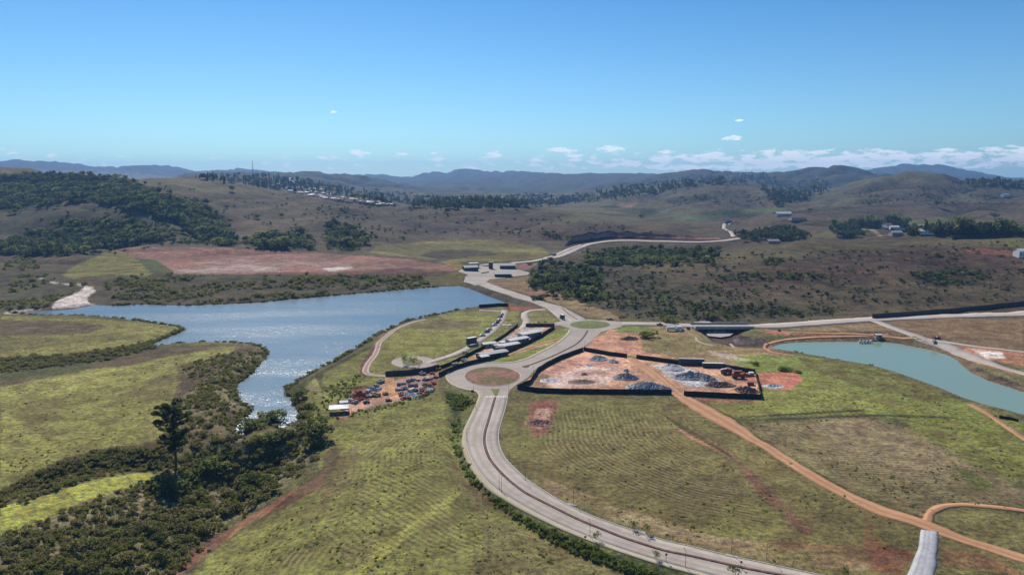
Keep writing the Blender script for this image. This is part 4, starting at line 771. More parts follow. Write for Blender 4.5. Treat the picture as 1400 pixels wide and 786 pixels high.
# far-off woods
ridge = []
for i, (poly, n) in enumerate((([(250,243),(345,236),(440,250),(500,262),(620,272),(800,266),(940,243),(1050,236),(1060,248),(950,256),(880,268),(760,282),(620,284),(520,278),(440,266),(330,252)], 1300), ([(1050,255),(1130,246),(1140,258),(1110,270),(1060,283),(1040,262)], 320), ([(1330,247),(1400,250),(1400,258),(1300,252)], 120), ([(560,282),(640,270),(700,272),(760,278),(700,286),(600,287)], 300))):
    ridge.append(sample(poly, n, jit=2, seed=60+i))
ridge = np.concatenate(ridge); scatter('distant_woods', ridge, 6+8*rng.random(len(ridge)), tall_set, sz=1.1)
p = np.concatenate([sample([(1000,322),(1040,318),(1070,310),(1110,322),(1080,332),(1020,330)], 200, jit=3, seed=71), sample([(1130,315),(1160,306),(1230,300),(1245,316),(1200,312),(1150,318)], 260, jit=2, seed=72), sample([(1240,318),(1300,308),(1400,318),(1400,322),(1300,322),(1240,322)], 300, jit=2, seed=73), sample([(1145,321),(1180,320),(1180,324),(1145,325)], 40, seed=74)])
scatter('village_woods', p, 5+4.5*rng.random(len(p)), tall_set)

# trees and shrubs that stand apart: each one a thing
def plant_pair(kind, seed, n, size, mat, top, rad):
    return crown_mesh('crown', kind, seed, n, size, M[mat]), trunk_mesh('trunk', top, rad, seed)
PAIRS = {'round': [plant_pair('round', 100+i, 420, .07, 'leaf_dark', .55, .03) for i in range(3)], 'bush': [plant_pair('bush', 110+i, 480, .062, m, .3, .025) for i, m in enumerate(('leaf_dark', 'leaf_mid', 'leaf_brown', 'leaf_mid'))],
         'tall': [plant_pair('tall', 120+i, 380, .05, 'leaf_dark', .8, .02) for i in range(3)], 'young': [plant_pair('round', 130, 260, .055, 'leaf_dark', .6, .02)]}
def plant(name, label, cat, group, u, v, h, kind, i=0, w=None, pos=None):
    p = Vector(pos) if pos is not None else g1(u, v); r = bpy.data.objects.new(name, None); COL.objects.link(r); r.location = p; r.scale = (w or h, w or h, h); r.rotation_euler = (0, 0, random.random()*6.28); r.empty_display_size = .1
    r['label'] = label; r['category'] = cat
    if group: r['group'] = group
    cm, tmh = PAIRS[kind][i % len(PAIRS[kind])]; link('crown', cm, r); link('trunk', tmh, r); return r
cand = sample([(250,700),(270,660),(330,640),(345,600),(400,592),(414,575),(404,545),(425,560),(448,600),(425,625),(380,672),(300,715),(240,770),(120,790),(150,740),(200,710)], 230, jit=5, seed=91); kept = []
for c in cand:
    if all((c[0]-k[0])**2+(c[1]-k[1])**2 > 5.5**2 for k in kept): kept.append(c)
kept = sorted(kept, key=lambda c: c[0]**2+c[1]**2)[:150]
for i, c in enumerate(kept):
    h = 2.2+2.8*random.random()**1.5; plant('shrub', 'rounded green shrub in the dense scrub along the stream below the lake', 'shrub', 'shrubs in the scrub along the stream', 0, 0, h, 'bush' if i % 3 else 'round', i, h*1.25, pos=c)
for (u, v, h, kd, lb) in ((236,667,6.5,'bush','big bush standing for the dark shadow right below the tall lone tree'), (214,668,6,'bush','bush standing for the left part of the tall tree shadow, by the yellow strip'), (262,655,5,'bush','dark bush just right of the foot of the tall lone tree'),  # first two bushes stand in for the tall tree's cast shadow
    (290,640,7,'bush','rounded bush on the slope between the tall tree and the stream'), (372,575,6,'bush','brown-green bush standing between the two glittering ends of the lake'), (345,585,5.5,'bush','dark bush on the left bank beside the narrow outlet of the lake'), (438,600,6,'round','dark tree at the right edge of the thicket below the lake')):
    plant('shrub', lb, 'shrub', None, u, v, h, kd, 0, h*1.35)
for (u, v, h, lb) in ((949,434,8,'slim dark cypress-like tree behind the bridge, on the hill side'), (968,438,5.5,'smaller dark columnar tree beside a mound of earth behind the bridge'), (962,433,4,'low dark bush between the two columnar trees behind the bridge')):
    plant('cypress_tree' if h > 5 else 'shrub', lb, 'tree' if h > 5 else 'shrub', None, u, v, h, 'tall', 1, h*.9)
for (u, v, h, w, lb) in ((885,462,6,8,'round green bush alone on the bare ground north of the gravel yard'), (915,441,5,9,'dark wide bush behind the white van on the east road'), (852,434,2,3,'tiny bush on the verge right of the parked black pickup'), (806,402,8,9,'dark tree at the lower tip of the wood beside the dam road'), (820,409,7,7,'dark tree standing alone right of the wood by the dam'),
    (838,407,5,6,'low dark bush second right of the wood by the dam'), (870,385,4,5,'small round bush high on the brown hill'), (1283,350,6,6,'lone bush on the olive crest at the far right hill'), (1075,507,3,5,'dark shrub beside the red bare patch right of the yard'), (1091,509,2,3,'tiny dark shrub right of the red bare patch'),
    (1033,499,3,3,'small tree just outside the back right corner of the hoarding'), (748,366,6,14,'dark clump beside the far avenue, above the wood'), (725,362,4,6,'low dark tree right of the far forecourt')):
    plant('shrub', lb, 'shrub', None, u, v, h, 'bush', int(u), w)
lbs_ = {352:'lone tree on the brown hill just above the forest clump, left', 385:'dark lone tree in the middle of the smooth brown hill', 413:'lone tree on the brown slope above the second forest clump', 505:'left one of two close trees high on the brown hill', 510:'right one of two close trees high on the brown hill', 540:'small tree on the brown crest right of the close pair',
 318:'small lone tree near the crest at the top left of the brown hill', 595:'small tree on the brown slope, first right of the dark hollow', 612:'small tree on the brown slope beyond the yellow hillock', 650:'rightmost small tree on the brown slope above the yellow hillock'}
for (u, v, h) in ((352,300,9), (385,298,8), (413,318,7), (505,287,8), (510,284,10), (540,284,7), (318,262,12), (595,300,6), (612,296,7), (650,300,5)):
    plant('hill_tree', lbs_[u], 'tree', 'lone trees on the brown hillside', u, v, h, 'round', int(u), h*.8)
ORD = iter('first second third fourth fifth sixth seventh eighth ninth tenth eleventh twelfth thirteenth fourteenth fifteenth sixteenth'.split())
for (u, v, h) in ((1140,312,20), (1150,314,16), (1176,309,20), (1190,308,24), (1213,310,30), (1224,311,32), (1236,312,26), (1250,316,18), (1265,318,20), (1283,320,22), (1309,320,26), (1316,320,24), (1345,322,20), (1365,322,22), (1372,324,26), (1390,324,18)):
    plant('village_tree', '%s tall tree from the left in the dark belt round the hamlet' % next(ORD), 'tree', 'tall trees round the hamlet', u, v, h*.8, 'tall' if u % 2 else 'round', int(u), h*.6)
for (u, v, h, lb) in ((1281,283,16,'lone round tree on the crest of the green far field'), (1107,291,12,'small tree on the far slope left of the green field'), (1360,300,14,'dark tree in the hedge line right of the far green field'), (805,278,16,'dark tree in front of the far pale field, left of the earth scar'), (811,275,14,'twin dark tree right beside the far pale field'), (877,300,14,'dark tree where the far green strip begins'), (1113,262,24,'tall tree at the foot of the far bare hill')):
    plant('hill_tree', lb, 'tree', None, u, v, h, 'round', int(u), h)
for i, (u, v, h, lb) in enumerate(((865,723.5,3.2,'young street tree on the verge, left one of the pair by the far kerb'), (884,729,3.4,'young street tree on the verge, right one of the pair by the far kerb'), (814.5,740,3.2,'young street tree on the pavement near the bend of the avenue'), (897,765,3,'young street tree on the near pavement left of the twin posts'), (1002,790,4.2,'young street tree at the bottom edge beside the avenue'), (1155,792,4,'small tree at the bottom edge right of the avenue'))):
    plant('street_tree', lb, 'tree', 'young trees along the avenue', u, v, h*.85, 'young', 0, h*.5)
for (u, v, h, lb) in ((553.5,499,5.5,'palm-like young tree on the left of the loop island'), (565.5,500.5,5.2,'palm-like young tree on the right of the loop island'), (736,444,2.5,'clipped bush behind the top wall, left one'), (745,444,2.5,'clipped bush behind the top wall, right one'), (694,441,2,'small bush on the grass triangle, left one'), (698,441,2.2,'small bush on the grass triangle, right one'), (695,424.5,2.6,'small dark tree at the lake end of the loop road')):
    plant('young_tree', lb, 'tree', None, u, v, h, 'young', 0, h*.55)

# the tall lone tree
def tall_tree():
    r = bpy.data.objects.new('tall_tree', None); COL.objects.link(r); b = g1(241, 638); r.location = b; r.scale = (1.1, 1.1, 1.08)
    r['label'] = 'tall lone dark tree with layered crown and bare trunk beside the left field'; r['category'] = 'tree'
    rg = np.random.default_rng(3); V, Fc = [], []; tube(V, Fc, [(0, 0, -.5), (.1, 0, 5), (-.1, .1, 11), (.1, 0, 16), (.3, 0, 20.5)], [.45, .36, .28, .2, .08], 9); lobes = []
    def limb(z, a, L_, rise):
        c, s = math.cos(a), math.sin(a); p = [(0, 0, z), (c*L_*.5, s*L_*.5, z+rise*.7), (c*L_, s*L_, z+rise)]; tube(V, Fc, p, [.16, .1, .04], 6)
        for t in (.55, .8, 1.05): lobes.append((c*L_*t+rg.normal()*.3, s*L_*t+rg.normal()*.3, z+rise*t+.2+rg.normal()*.25, .75+.45*rg.random()))
    for i in range(34):
        t = i/33; z = 8+t*12.2; L_ = (5.6-1.9*abs(t-.55)*2+rg.normal()*.7)*(.78 if t < .18 else 1)*(.62 if t > .93 else 1)
        if .33 < t < .42: continue
        limb(z, i*2.4+rg.normal()*.3, L_, .9+1.4*t)
    lobes += [(rg.normal()*.8, rg.normal()*.8, 19.5+rg.random()*2, 1.1) for _ in range(5)]
    for _ in range(4): a = rg.random()*6.28; limb(7.2, a, 3.2, .3)
    link('trunk', mesh_from('trunk', V, Fc, M['bark'], True), r)
    LV, LF = leaf_cloud(lobes, 7000, .26, rg, .62); link('crown', mesh_from('crown', LV, LF, M['leaf_deep']), r)
tall_tree()

# ---------------------------------------------------------------- building blocks for made things
def bx(V, Fc, c, s, rz=0, tilt=0):
    k = len(V); ca, sa = math.cos(rz), math.sin(rz)
    for dz in (-.5, .5):
        for dx, dy in ((-.5, -.5), (.5, -.5), (.5, .5), (-.5, .5)):
            x, y = dx*s[0], dy*s[1]; V.append((c[0]+x*ca-y*sa, c[1]+x*sa+y*ca, c[2]+dz*s[2]+tilt*dx))
    Fc += [(k+3, k+2, k+1, k), (k+4, k+5, k+6, k+7), (k, k+1, k+5, k+4), (k+1, k+2, k+6, k+5), (k+2, k+3, k+7, k+6), (k+3, k, k+4, k+7)]
def boxes(name, lst, mat, parent=None, bevel=0, **kw):
    V, Fc = [], []
    for b in lst: bx(V, Fc, *b)
    me = mesh_from(name, V, Fc, mat)
    if bevel:
        bm = bmesh.new(); bm.from_mesh(me); bmesh.ops.bevel(bm, geom=bm.edges, offset=bevel, segments=1, affect='EDGES'); bm.to_mesh(me); bm.free()
    return link(name, me, parent, **kw)
def thing(name, label, cat, loc, rz=0, group=None):
    o = bpy.data.objects.new(name, None); COL.objects.link(o); o.location = loc; o.rotation_euler = (0, 0, rz); o['label'] = label; o['category'] = cat; o.empty_display_size = .2
    if group: o['group'] = group
    return o
def dup(src, loc, rz, label, group=None):
    r = src.copy(); COL.objects.link(r); r.location = loc; r.rotation_euler = (0, 0, rz); r['label'] = label
    if group: r['group'] = group
    for ch in src.children:
        c = ch.copy(); COL.objects.link(c); c.parent = r
        for g in ch.children: d = g.copy(); COL.objects.link(d); d.parent = c
    return r
M['black'] = simple('black_hoarding_cloth', S(48,46,48), .75, .45, .5); M['post'] = simple('fence_post', S(60,58,56), .8); M['steel'] = simple('painted_steel', S(110,110,112), .5, .1, 2, .5)
M['white'] = simple('white_paint', S(236,236,232), .5, .08, 1, .4); M['glass'] = simple('dark_glass', S(28,34,42), .12, .1, 1, .6); M['tyre'] = simple('tyre_rubber', S(24,24,24), .9); M['rim'] = simple('wheel_rim', S(150,150,152), .4, .1, 3, .5)
M['roof_grey'] = simple('grey_sheet_roof', S(178,176,172), .6, .12, .6, .4); M['roof_white'] = simple('white_sheet_roof', S(226,222,214), .6, .15, .5, .3); M['wall'] = simple('plaster_wall', S(196,186,172), .9, .12, .6); M['brick'] = simple('red_brick', S(158,82,62), .9, .25, 1.2)
M['concrete'] = simple('concrete', S(172,168,162), .9, .18, .5); M['grey_steel'] = simple('dark_grey_sheet', S(74,76,80), .6, .15, .8, .3); M['red'] = simple('red_paint', S(146,74,62), .6, .2, 1, .4); M['blockg'] = simple('grey_blocks', S(142,142,144), .95, .3, 2); M['tile'] = simple('clay_tile_roof', S(150,96,74), .85, .2, 1); M['pvc'] = simple('blue_grey_pipes', S(140,146,152), .6, .25, 1)
M['wood'] = simple('timber', S(170,128,92), .9, .25, 1); M['slate'] = simple('grey_weathered_hoarding', S(84,78,80), .9, .2, .9)

# hoardings: one thing per straight run, a cloth panel between every two posts
def hoarding(pix, h, label, mat='black', group=None, step=6.0, cap=None):
    w = [g1(*p) for p in pix]; root = thing('hoarding', label, 'fence', w[0], 0, group); o = w[0]; pm = {}
    for i in range(len(w)-1):
        a, b = w[i], w[i+1]; L_ = (b-a).xy.length; n = max(1, round(L_/step)); rz = math.atan2(b.y-a.y, b.x-a.x)
        for k in range(n+1):
            p = a.lerp(b, k/n); z = float(hgt(p.x, p.y))
            if k == n and i < len(w)-2: continue
            if 'p' not in pm: V, Fc = [], []; bx(V, Fc, (0, 0, h/2-.2), (.16, .16, h+.5)); pm['p'] = mesh_from('post', V, Fc, M['post'])
            link('post', pm['p'], root, loc=(p.x-o.x, p.y-o.y, z-o.z), rz=rz)
        for k in range(n):
            p, q = a.lerp(b, k/n), a.lerp(b, (k+1)/n); V, Fc = [], []; m = 4; dn = Vector((-(q-p).y, (q-p).x)).normalized()
            for side in (0, 1):
                for j in range(m+1):
                    s = p.lerp(q, j/m); zz = float(hgt(s.x, s.y)); bow = (.07 if side else .02)+.12*math.sin(math.pi*j/m)*(1 if (k*7) % 3 else -.4)
                    sag = -.06*math.sin(math.pi*j/m)+random.uniform(-.04, .04)
                    for zt in (-.2, h*.55, h+sag): V.append((s.x-o.x+dn.x*bow*(.4+(zt > .1)), s.y-o.y+dn.y*bow*(.4+(zt > .1)), zz-o.z+zt))
            c = 3*(m+1)
            for j in range(m):
                for t in range(2):
                    a0 = j*3+t; Fc.append((a0, a0+3, a0+4, a0+1)); Fc.append((c+a0+1, c+a0+4, c+a0+3, c+a0))
                Fc.append((j*3+2, j*3+5, c+j*3+5, c+j*3+2))
            link('cloth_panel', mesh_from('cloth_panel', V, Fc, M[mat]), root)
    return root
FY = 2.3
hoarding([(707.5,532),(732,536),(770,537.5),(820,538),(870,538.5),(918,539)], FY, 'long black hoarding along the near side of the gravel yard, left of the gate')
hoarding([(935,540.5),(985,543),(1040.5,545.5)], FY, 'black hoarding along the near side of the yard, right of the gate')
hoarding([(1040.5,545.5),(1037,528),(1032,510)], FY, 'black hoarding closing the right end of the gravel yard')
hoarding([(707.5,532),(725,525),(730,517),(736,508),(750,499),(770,489.5),(797,480)], FY, 'black hoarding between the upper avenue and the gravel yard')
hoarding([(798,479.5),(828,485),(857,489)], FY, 'short black hoarding at the back of the yard, left of the gap')
hoarding([(870,490),(900,494),(929,498)], FY, 'black hoarding at the back of the yard between gap and container')
hoarding([(990,503.5),(1010,507),(1032,510.5)], FY, 'black hoarding at the back right corner of the yard')
hoarding([(527,514),(545,513),(565,511.5),(585,508.5),(600,504.5)], 2.6, 'weathered grey hoarding below the loop road', 'slate')
hoarding([(600,504.5),(612,500.5),(632,491),(650,482),(668,473.5),(690,460),(708,446)], 1.8, 'dark hoarding along the loop road, above the red ground')
hoarding([(600,515),(625,504),(645,498),(664,494),(678,490),(700,480),(720,471),(740,461),(758,449)], 2.3, 'thick black hoarding between builders yard and the grass verge of the avenue')
hoarding([(719,446.5),(740,446.5),(758,446.5)], 2.2, 'dark hoarding at the top end of the builders yard', 'slate')
hoarding([(1192.5,435),(1225,433),(1260,430.5),(1300,427.5),(1340,423.5),(1375,419.5),(1420,413)], 3.2, 'long dark grey hoarding beside the east road at the foot of the brown hill', 'slate', step=9)
hoarding([(1302,328),(1330,326),(1360,323),(1400,320),(1420,318.5)], 4, 'long black hoarding running over the olive crest, far right', 'black', step=16)
hoarding([(1366,571.5),(1380,573.5),(1392,577)], 1.3, 'short black hoarding beside the pond, far right')
hoarding([(655,420.5),(670,419.5),(682,418.5),(695,419)], 2.4, 'black hoarding at the corner of the lake below the dam')

# street lamps
def lamp_proto():
    r = thing('street_lamp', '', 'lamp', (0, 0, 0), 0, 'slim street lamps along the avenue'); V, Fc = [], []; tube(V, Fc, [(0, 0, -.2), (0, 0, 2.5), (0, 0, 4.6), (.25, 0, 4.85), (.8, 0, 4.95)], [.075, .06, .05, .045, .04], 6); link('pole', mesh_from('pole', V, Fc, M['post']), r)
    boxes('lamp_head', [((1.0, 0, 4.95), (.55, .2, .1))], M['grey_steel'], r, .02); boxes('base_plate', [((0, 0, .05), (.4, .4, .3))], M['concrete'], r, .03); return r
lp = lamp_proto(); first = True
for (u, v, a, lb) in ((937,776,1.8,'slim street lamp nearest the bottom edge on the near pavement'), (806.5,734,1.9,'slim street lamp on the near pavement before the young tree'), (784,688,-1.8,'street lamp on the far verge where the avenue bends'), (718,656,-2,'street lamp on the inner verge of the long bend'), (682.5,669,1.5,'left one of two close posts on the outer side of the bend'),
    (685.5,671,1.5,'right one of two close posts on the outer side of the bend'), (873.5,725,-1.6,'street lamp between the two young trees on the far verge'), (1000,758,-1.6,'street lamp on the far verge, lower right of the avenue'), (1048,764,-1.6,'farthest right street lamp on the verge of the avenue'), (647.5,536.5,1,'street lamp on the near edge of the southern roundabout'), (695.5,540,2,'street lamp right of the roundabout crossing'), (729.5,513,2.4,'street lamp at the bend of the hoarding by the roundabout'),
    (755,498,.7,'street lamp in the median of the upper avenue'), (799,478,.7,'street lamp at the upper corner of the gravel yard'), (849,446,2,'street lamp at the east exit of the northern roundabout'), (760,471,0,'street lamp on the verge left of the upper avenue'), (608,487,1.2,'street lamp beside the loop road, left of the parked lorry'), (650,558,.5,'street lamp on the pavement below the roundabout'), (638,602,.2,'street lamp on the outer pavement at the tightest part of the bend')):
    if first: lp.location = g1(u, v); lp.rotation_euler = (0, 0, a); lp['label'] = lb; first = False
    else: dup(lp, g1(u, v), a, lb)
def sign(u, v, h, label, w=.6, rz=0, board=True):
    r = thing('road_sign', label, 'sign', g1(u, v), rz); V, Fc = [], []; tube(V, Fc, [(0, 0, -.2), (0, 0, h)], [.05, .05], 6); link('pole', mesh_from('pole', V, Fc, M['post']), r)
    boxes('board', [((0, -.08, h-.3), (w, .05, w*.9))], M['grey_steel'], r, .02)
sign(910.5,768.5,2.6,'thin post with a small board, just right of the young tree on the near pavement'); sign(646,540.5,2.4,'black box-shaped sign on the near side of the southern roundabout', 1.3); sign(1013,777,2.2,'thin post with small board in the median near the bottom edge'); sign(800,743,2.4,'small sign beside the near pavement at the bend'); sign(696,628,1.6,'small marker post on the inner kerb of the bend', .3)
for i, (u, v) in enumerate(((782,690), (875,727), (1000,760))): boxes('drain_slab', [((*g1(u, v).xy, .12), (3.2, 1.1, .12), -.45)], M['concrete'], label=('pale concrete slab at the foot of the lamp where the avenue bends', 'pale concrete slab between the paired young trees', 'pale concrete slab on the far verge, lower right')[i], cat='slab')

# vehicles
def wheels(root, xs, y, r):
    V, Fc = [], []; tube(V, Fc, [(0, -.12, 0), (0, .12, 0)], [r, r], 14); me = mesh_from('wheel', V, Fc, M['tyre']); V, Fc = [], []; tube(V, Fc, [(0, -.135, 0), (0, .135, 0)], [r*.55, r*.55], 10); mr = mesh_from('rim', V, Fc, M['rim'])
    for x in xs:
        for s in (-1, 1): w = link('wheel', me, root, loc=(x, s*y, r)); link('rim', mr, w)
def prism(name, prof, w, mat, parent, taper=.0, zt=0):
    V, Fc = [], []; n = len(prof)
    for s in (-1, 1):
        for x, z in prof: V.append((x, s*(w/2-(taper if z > zt else 0)), z))
    Fc.append(tuple(range(n-1, -1, -1))); Fc.append(tuple(range(n, 2*n)))
    for i in range(n): Fc.append((i, (i+1) % n, n+(i+1) % n, n+i))
    bm = bmesh.new(); me = mesh_from(name, V, Fc, mat); bm.from_mesh(me); bmesh.ops.recalc_face_normals(bm, faces=bm.faces); bmesh.ops.bevel(bm, geom=bm.edges, offset=.05, segments=1, affect='EDGES'); bm.to_mesh(me); bm.free(); return link(name, me, parent)
def car(u, v, rz, c, label, pickup=False, s=1.0):
    r = thing('pickup_truck' if pickup else 'parked_car', label, 'pickup' if pickup else 'car', g1(u, v)+Vector((0, 0, .12)), rz); r.scale = (s, s, s)
    m = simple('car_paint', c, .3, .05, 1, .6)
    prism('body', [(-2.1, .35), (-2.15, .85), (-1.2, .98), (1.0, .98), (2.0, .82), (2.15, .4)], 1.75, m, r)
    if pickup: prism('cabin', [(-.5, .98), (-.4, 1.6), (.5, 1.62), (1.1, .98)], 1.6, m, r, .15, 1.2); boxes('load_bed', [((-1.3, 0, .98), (1.5, 1.45, .1))], M['tyre'], r)
    else: prism('cabin', [(-1.7, .96), (-1.3, 1.45), (.3, 1.47), (1.05, .96)], 1.6, m, r, .18, 1.2)
    x0, x1 = (-.42, .95) if pickup else (-1.5, .85)
    prism('window', [(x0-.02, 1.04), (x0+.18, 1.36), (x1-.55, 1.38), (x1-.12, 1.04)], 1.66, M['glass'], r, .12, 1.2)
    boxes('windscreen', [((x1-.1, 0, 1.22), (.06, 1.3, .34))], M['glass'], r); boxes('headlight', [((2.13, .6, .68), (.06, .3, .14))], M['white'], r); boxes('headlight', [((2.13, -.6, .68), (.06, .3, .14))], M['white'], r)
    wheels(r, (-1.3, 1.35), .82, .33); return r
W1, W2, B1 = S(238,238,238), S(196,198,200), S(34,36,40)
car(659.5,459.5,.62,W1,'white car parked last in the row beside the loop road, nearest the lorry'); car(666,454.5,.66,B1,'black car parked just above the white car by the loop road'); car(669,451.5,.66,W1,'white car in the middle pair of the row by the loop road')
car(676,445,.75,W1,'white car at the start of the upper parked row'); car(679.5,442,.8,B1,'dark car second in the upper parked row'); car(682.5,438.5,.95,W2,'silver car in the upper parked row'); car(684.5,434,1.1,B1,'black car near the top of the parked row'); car(686,430.5,1.15,W1,'white car at the very top of the parked row near the lake')
car(834.5,438,0,B1,'black pickup parked at the upper edge of the northern roundabout', True); car(902,445,.1,B1,'dark pickup on the east road, left of the white van', True); car(941,450,1.2,B1,'dark car parked by the left end of the bridge'); car(1065,452.5,1.5,B1,'small dark vehicle on the red track right of the bridge', s=.8); car(636,483,.5,W1,'white pickup standing at the dark hoarding below the lorry', True, .9)
car(1281,463.5,.1,B1,'dark pickup beside the pale junction right of the pond', True); car(1277,467.5,1.0,W2,'silver car at the pale junction right of the pond')
def van(u, v, rz, label, box=M['white'], L_=5.6, h=2.6, dark=None):
    r = thing('delivery_van', label, 'van', g1(u, v)+Vector((0, 0, .12)), rz)
    boxes('cargo_box', [((-.7, 0, h/2+.45), (L_-1.9, 2.1, h-.5))], dark or box, r, .05); boxes('roof_panel', [((-.7, 0, h+.22), (L_-1.8, 2.15, .08))], box, r)
    prism('cab', [(L_/2-1.7, .45), (L_/2-1.7, 2.1), (L_/2-.7, 2.05), (L_/2-.2, 1.3), (L_/2-.1, .45)], 2.0, box, r); boxes('windscreen', [((L_/2-.5, 0, 1.65), (.3, 1.7, .55), 0, -.3)], M['glass'], r)
    boxes('bumper', [((L_/2-.05, 0, .55), (.12, 1.9, .25))], M['grey_steel'], r); wheels(r, (-L_/2+1.0, L_/2-1.0), .95, .4); return r
van(768.5,436.5,1.9,'white box van driving towards the northern roundabout from the dam', h=3.2, dark=M['grey_steel']); van(918.5,452.5,0,'long white van parked left of the bridge', L_=7.5); van(930,452,.2,'white-and-dark van right beside the long white van', L_=5)
van(646,471.5,.72,'big box lorry with white roof standing on the loop road', L_=8.5, h=4.4, dark=M['grey_steel'])
# tipper lorry and machines in the yard
def tipper(u, v, rz, label, m):
    r = thing('tipper_truck', label, 'truck', g1(u, v), rz)
    boxes('chassis', [((0, 0, .8), (6.2, .9, .3))], M['grey_steel'], r); V, Fc = [], []; bx(V, Fc, (-.9, 0, 1.1), (4.2, 2.2, .1))
    for y in (-1.1, 1.1): bx(V, Fc, (-.9, y, 1.7), (4.2, .1, 1.1))
    for x in (-3, 1.2): bx(V, Fc, (x, 0, 1.7), (.1, 2.2, 1.1))
    link('tipping_body', mesh_from('tipping_body', V, Fc, m), r); prism('cab', [(1.4, .6), (1.4, 2.5), (2.7, 2.5), (3.1, 1.6), (3.15, .6)], 2.2, m, r); boxes('windscreen', [((2.95, 0, 2.05), (.25, 1.9, .65), 0, -.25)], M['glass'], r)
    wheels(r, (-2.2, -1.1, 2.2), 1.0, .5); return r
tipper(1009,517,.05,'brown-red tipper lorry standing in the right part of the gravel yard', M['red']); tipper(993,511,.5,'dusty red lorry by the back hoarding of the yard', M['red'])
def container(u, v, rz, L_, m, label, mt=None, h=2.6, dz=0):
    r = thing('container', label, 'container', g1(u, v)+Vector((0, 0, dz)), rz); boxes('shell', [((0, 0, h/2), (L_, 2.4, h))], m, r, .04)
    n = int(L_/.6)
    for s in (-1, 1): boxes('side_rib', [((-L_/2+.3+i*.6, s*1.22, h/2), (.22, .06, h-.4)) for i in range(n)], m, r)
    boxes('roof_panel', [((0, 0, h+.03), (L_-.1, 2.3, .08))], mt or m, r); boxes('door', [((L_/2+.03, .58, h/2), (.06, 1.1, h-.3))], M['grey_steel'], r); boxes('door', [((L_/2+.03, -.58, h/2), (.06, 1.1, h-.3))], M['grey_steel'], r)
    boxes('lock_bar', [((L_/2+.09, .3, h/2), (.05, .05, h-.5))], M['steel'], r); return r
container(945,498.5,-.13,13.5,M['grey_steel'],'dark container with grey roof set into the back hoarding of the yard', M['roof_grey'], 3.4); container(975,502,-.08,11.5,M['grey_steel'],'low dark container with white roof right of the grey-roofed one', M['roof_white'], 2.4)
container(1009,512,-.1,4,M['red'],'small red skip behind the tipper lorry in the yard',h=2); container(1026,526,-.3,3,M['red'],'small rusty box near the right end of the yard',h=1.5); container(1027,513,0,2.4,M['white'],'small white box in the back right corner of the yard',h=1.6)
# buildings
def shed(u, v, rz, L_, W_, h, wall, roof, label, name='shed', cat='shed', pitch=.12, wins=3, flat=False, group=None, dz=0):
    r = thing(name, label, cat, g1(u, v)+Vector((0, 0, dz)), rz, group); boxes('wall', [((0, 0, h/2-.3), (L_, W_, h+.6))], wall, r)
    if flat: boxes('roof', [((0, 0, h+.1), (L_+.5, W_+.5, .22))], roof, r, .03); boxes('parapet', [((0, -W_/2-.2, h+.28), (L_+.5, .12, .3))], wall, r)
    else:
        V, Fc = [], []; rh = W_*pitch; x, y = L_/2+.35, W_/2+.35
        for z in (0, -.12): V += [(-x, -y, h+z), (x, -y, h+z), (x, 0, h+rh+z), (-x, 0, h+rh+z), (x, y, h+z), (-x, y, h+z)]
        Fc += [(0, 1, 2, 3), (3, 2, 4, 5), (9, 8, 7, 6), (11, 10, 8, 9), (0, 6, 7, 1), (5, 4, 10, 11), (1, 7, 8, 2), (2, 8, 10, 4), (0, 3, 9, 6), (3, 5, 11, 9)]
        link('roof', mesh_from('roof', V, Fc, roof), r)
        V, Fc = [], []
        for s in (-1, 1):
            k = len(V); V += [(s*L_/2, -W_/2, h-.05), (s*L_/2, W_/2, h-.05), (s*L_/2, 0, h+rh-.15)]; Fc.append((k, k+1, k+2) if s > 0 else (k+2, k+1, k))
        link('gable', mesh_from('gable', V, Fc, wall), r)
    for i in range(wins):
        x = (i+.5)/wins*L_-L_/2; f = boxes('window', [((x, -W_/2-.03, h*.55), (min(1.2, L_/wins*.6), .08, h*.32))], M['glass'], r); boxes('sill', [((x, -W_/2-.1, h*.36), (min(1.4, L_/wins*.7), .12, .08))], M['concrete'], f)
    boxes('door', [((L_/2-.9, -W_/2-.04, 1.0), (.9, .07, 2.0))], M['grey_steel'], r); return r
shed(643,369.5,.35,15,9,3.4,M['grey_steel'],M['roof_grey'],'low grey pavilion at the left end of the far forecourt','pavilion','building',pitch=.22,wins=5); shed(648,366,.35,10,7,5,M['wall'],M['roof_white'],'taller pale block joined to the left pavilion of the forecourt','pavilion','building',flat=True)
shed(671,367.5,0,4.5,4.5,7,M['grey_steel'],M['roof_grey'],'small dark gatehouse tower in the middle of the forecourt','gatehouse','building',flat=True,wins=1); shed(694,367.5,.05,17,9,4,M['grey_steel'],M['roof_grey'],'grey-roofed building behind the front one on the forecourt','pavilion','building',pitch=.25,wins=5)
shed(687.5,377.5,.06,17,12,2.8,M['grey_steel'],M['roof_grey'],'grey pitched-roof building at the front of the forecourt','pavilion','building',pitch=.22,wins=5)
boxes('forecourt_wall', [((0, 0, .6), (17, .4, 1.2), .0)], M['wall'], loc=g1(662,364), label='low pale wall between the pavilion and the gatehouse', cat='wall'); boxes('forecourt_wall', [((0, 0, .6), (12, .4, 1.2), .9)], M['wall'], loc=g1(663,373.5), label='thin low divider in the middle of the forecourt', cat='wall')
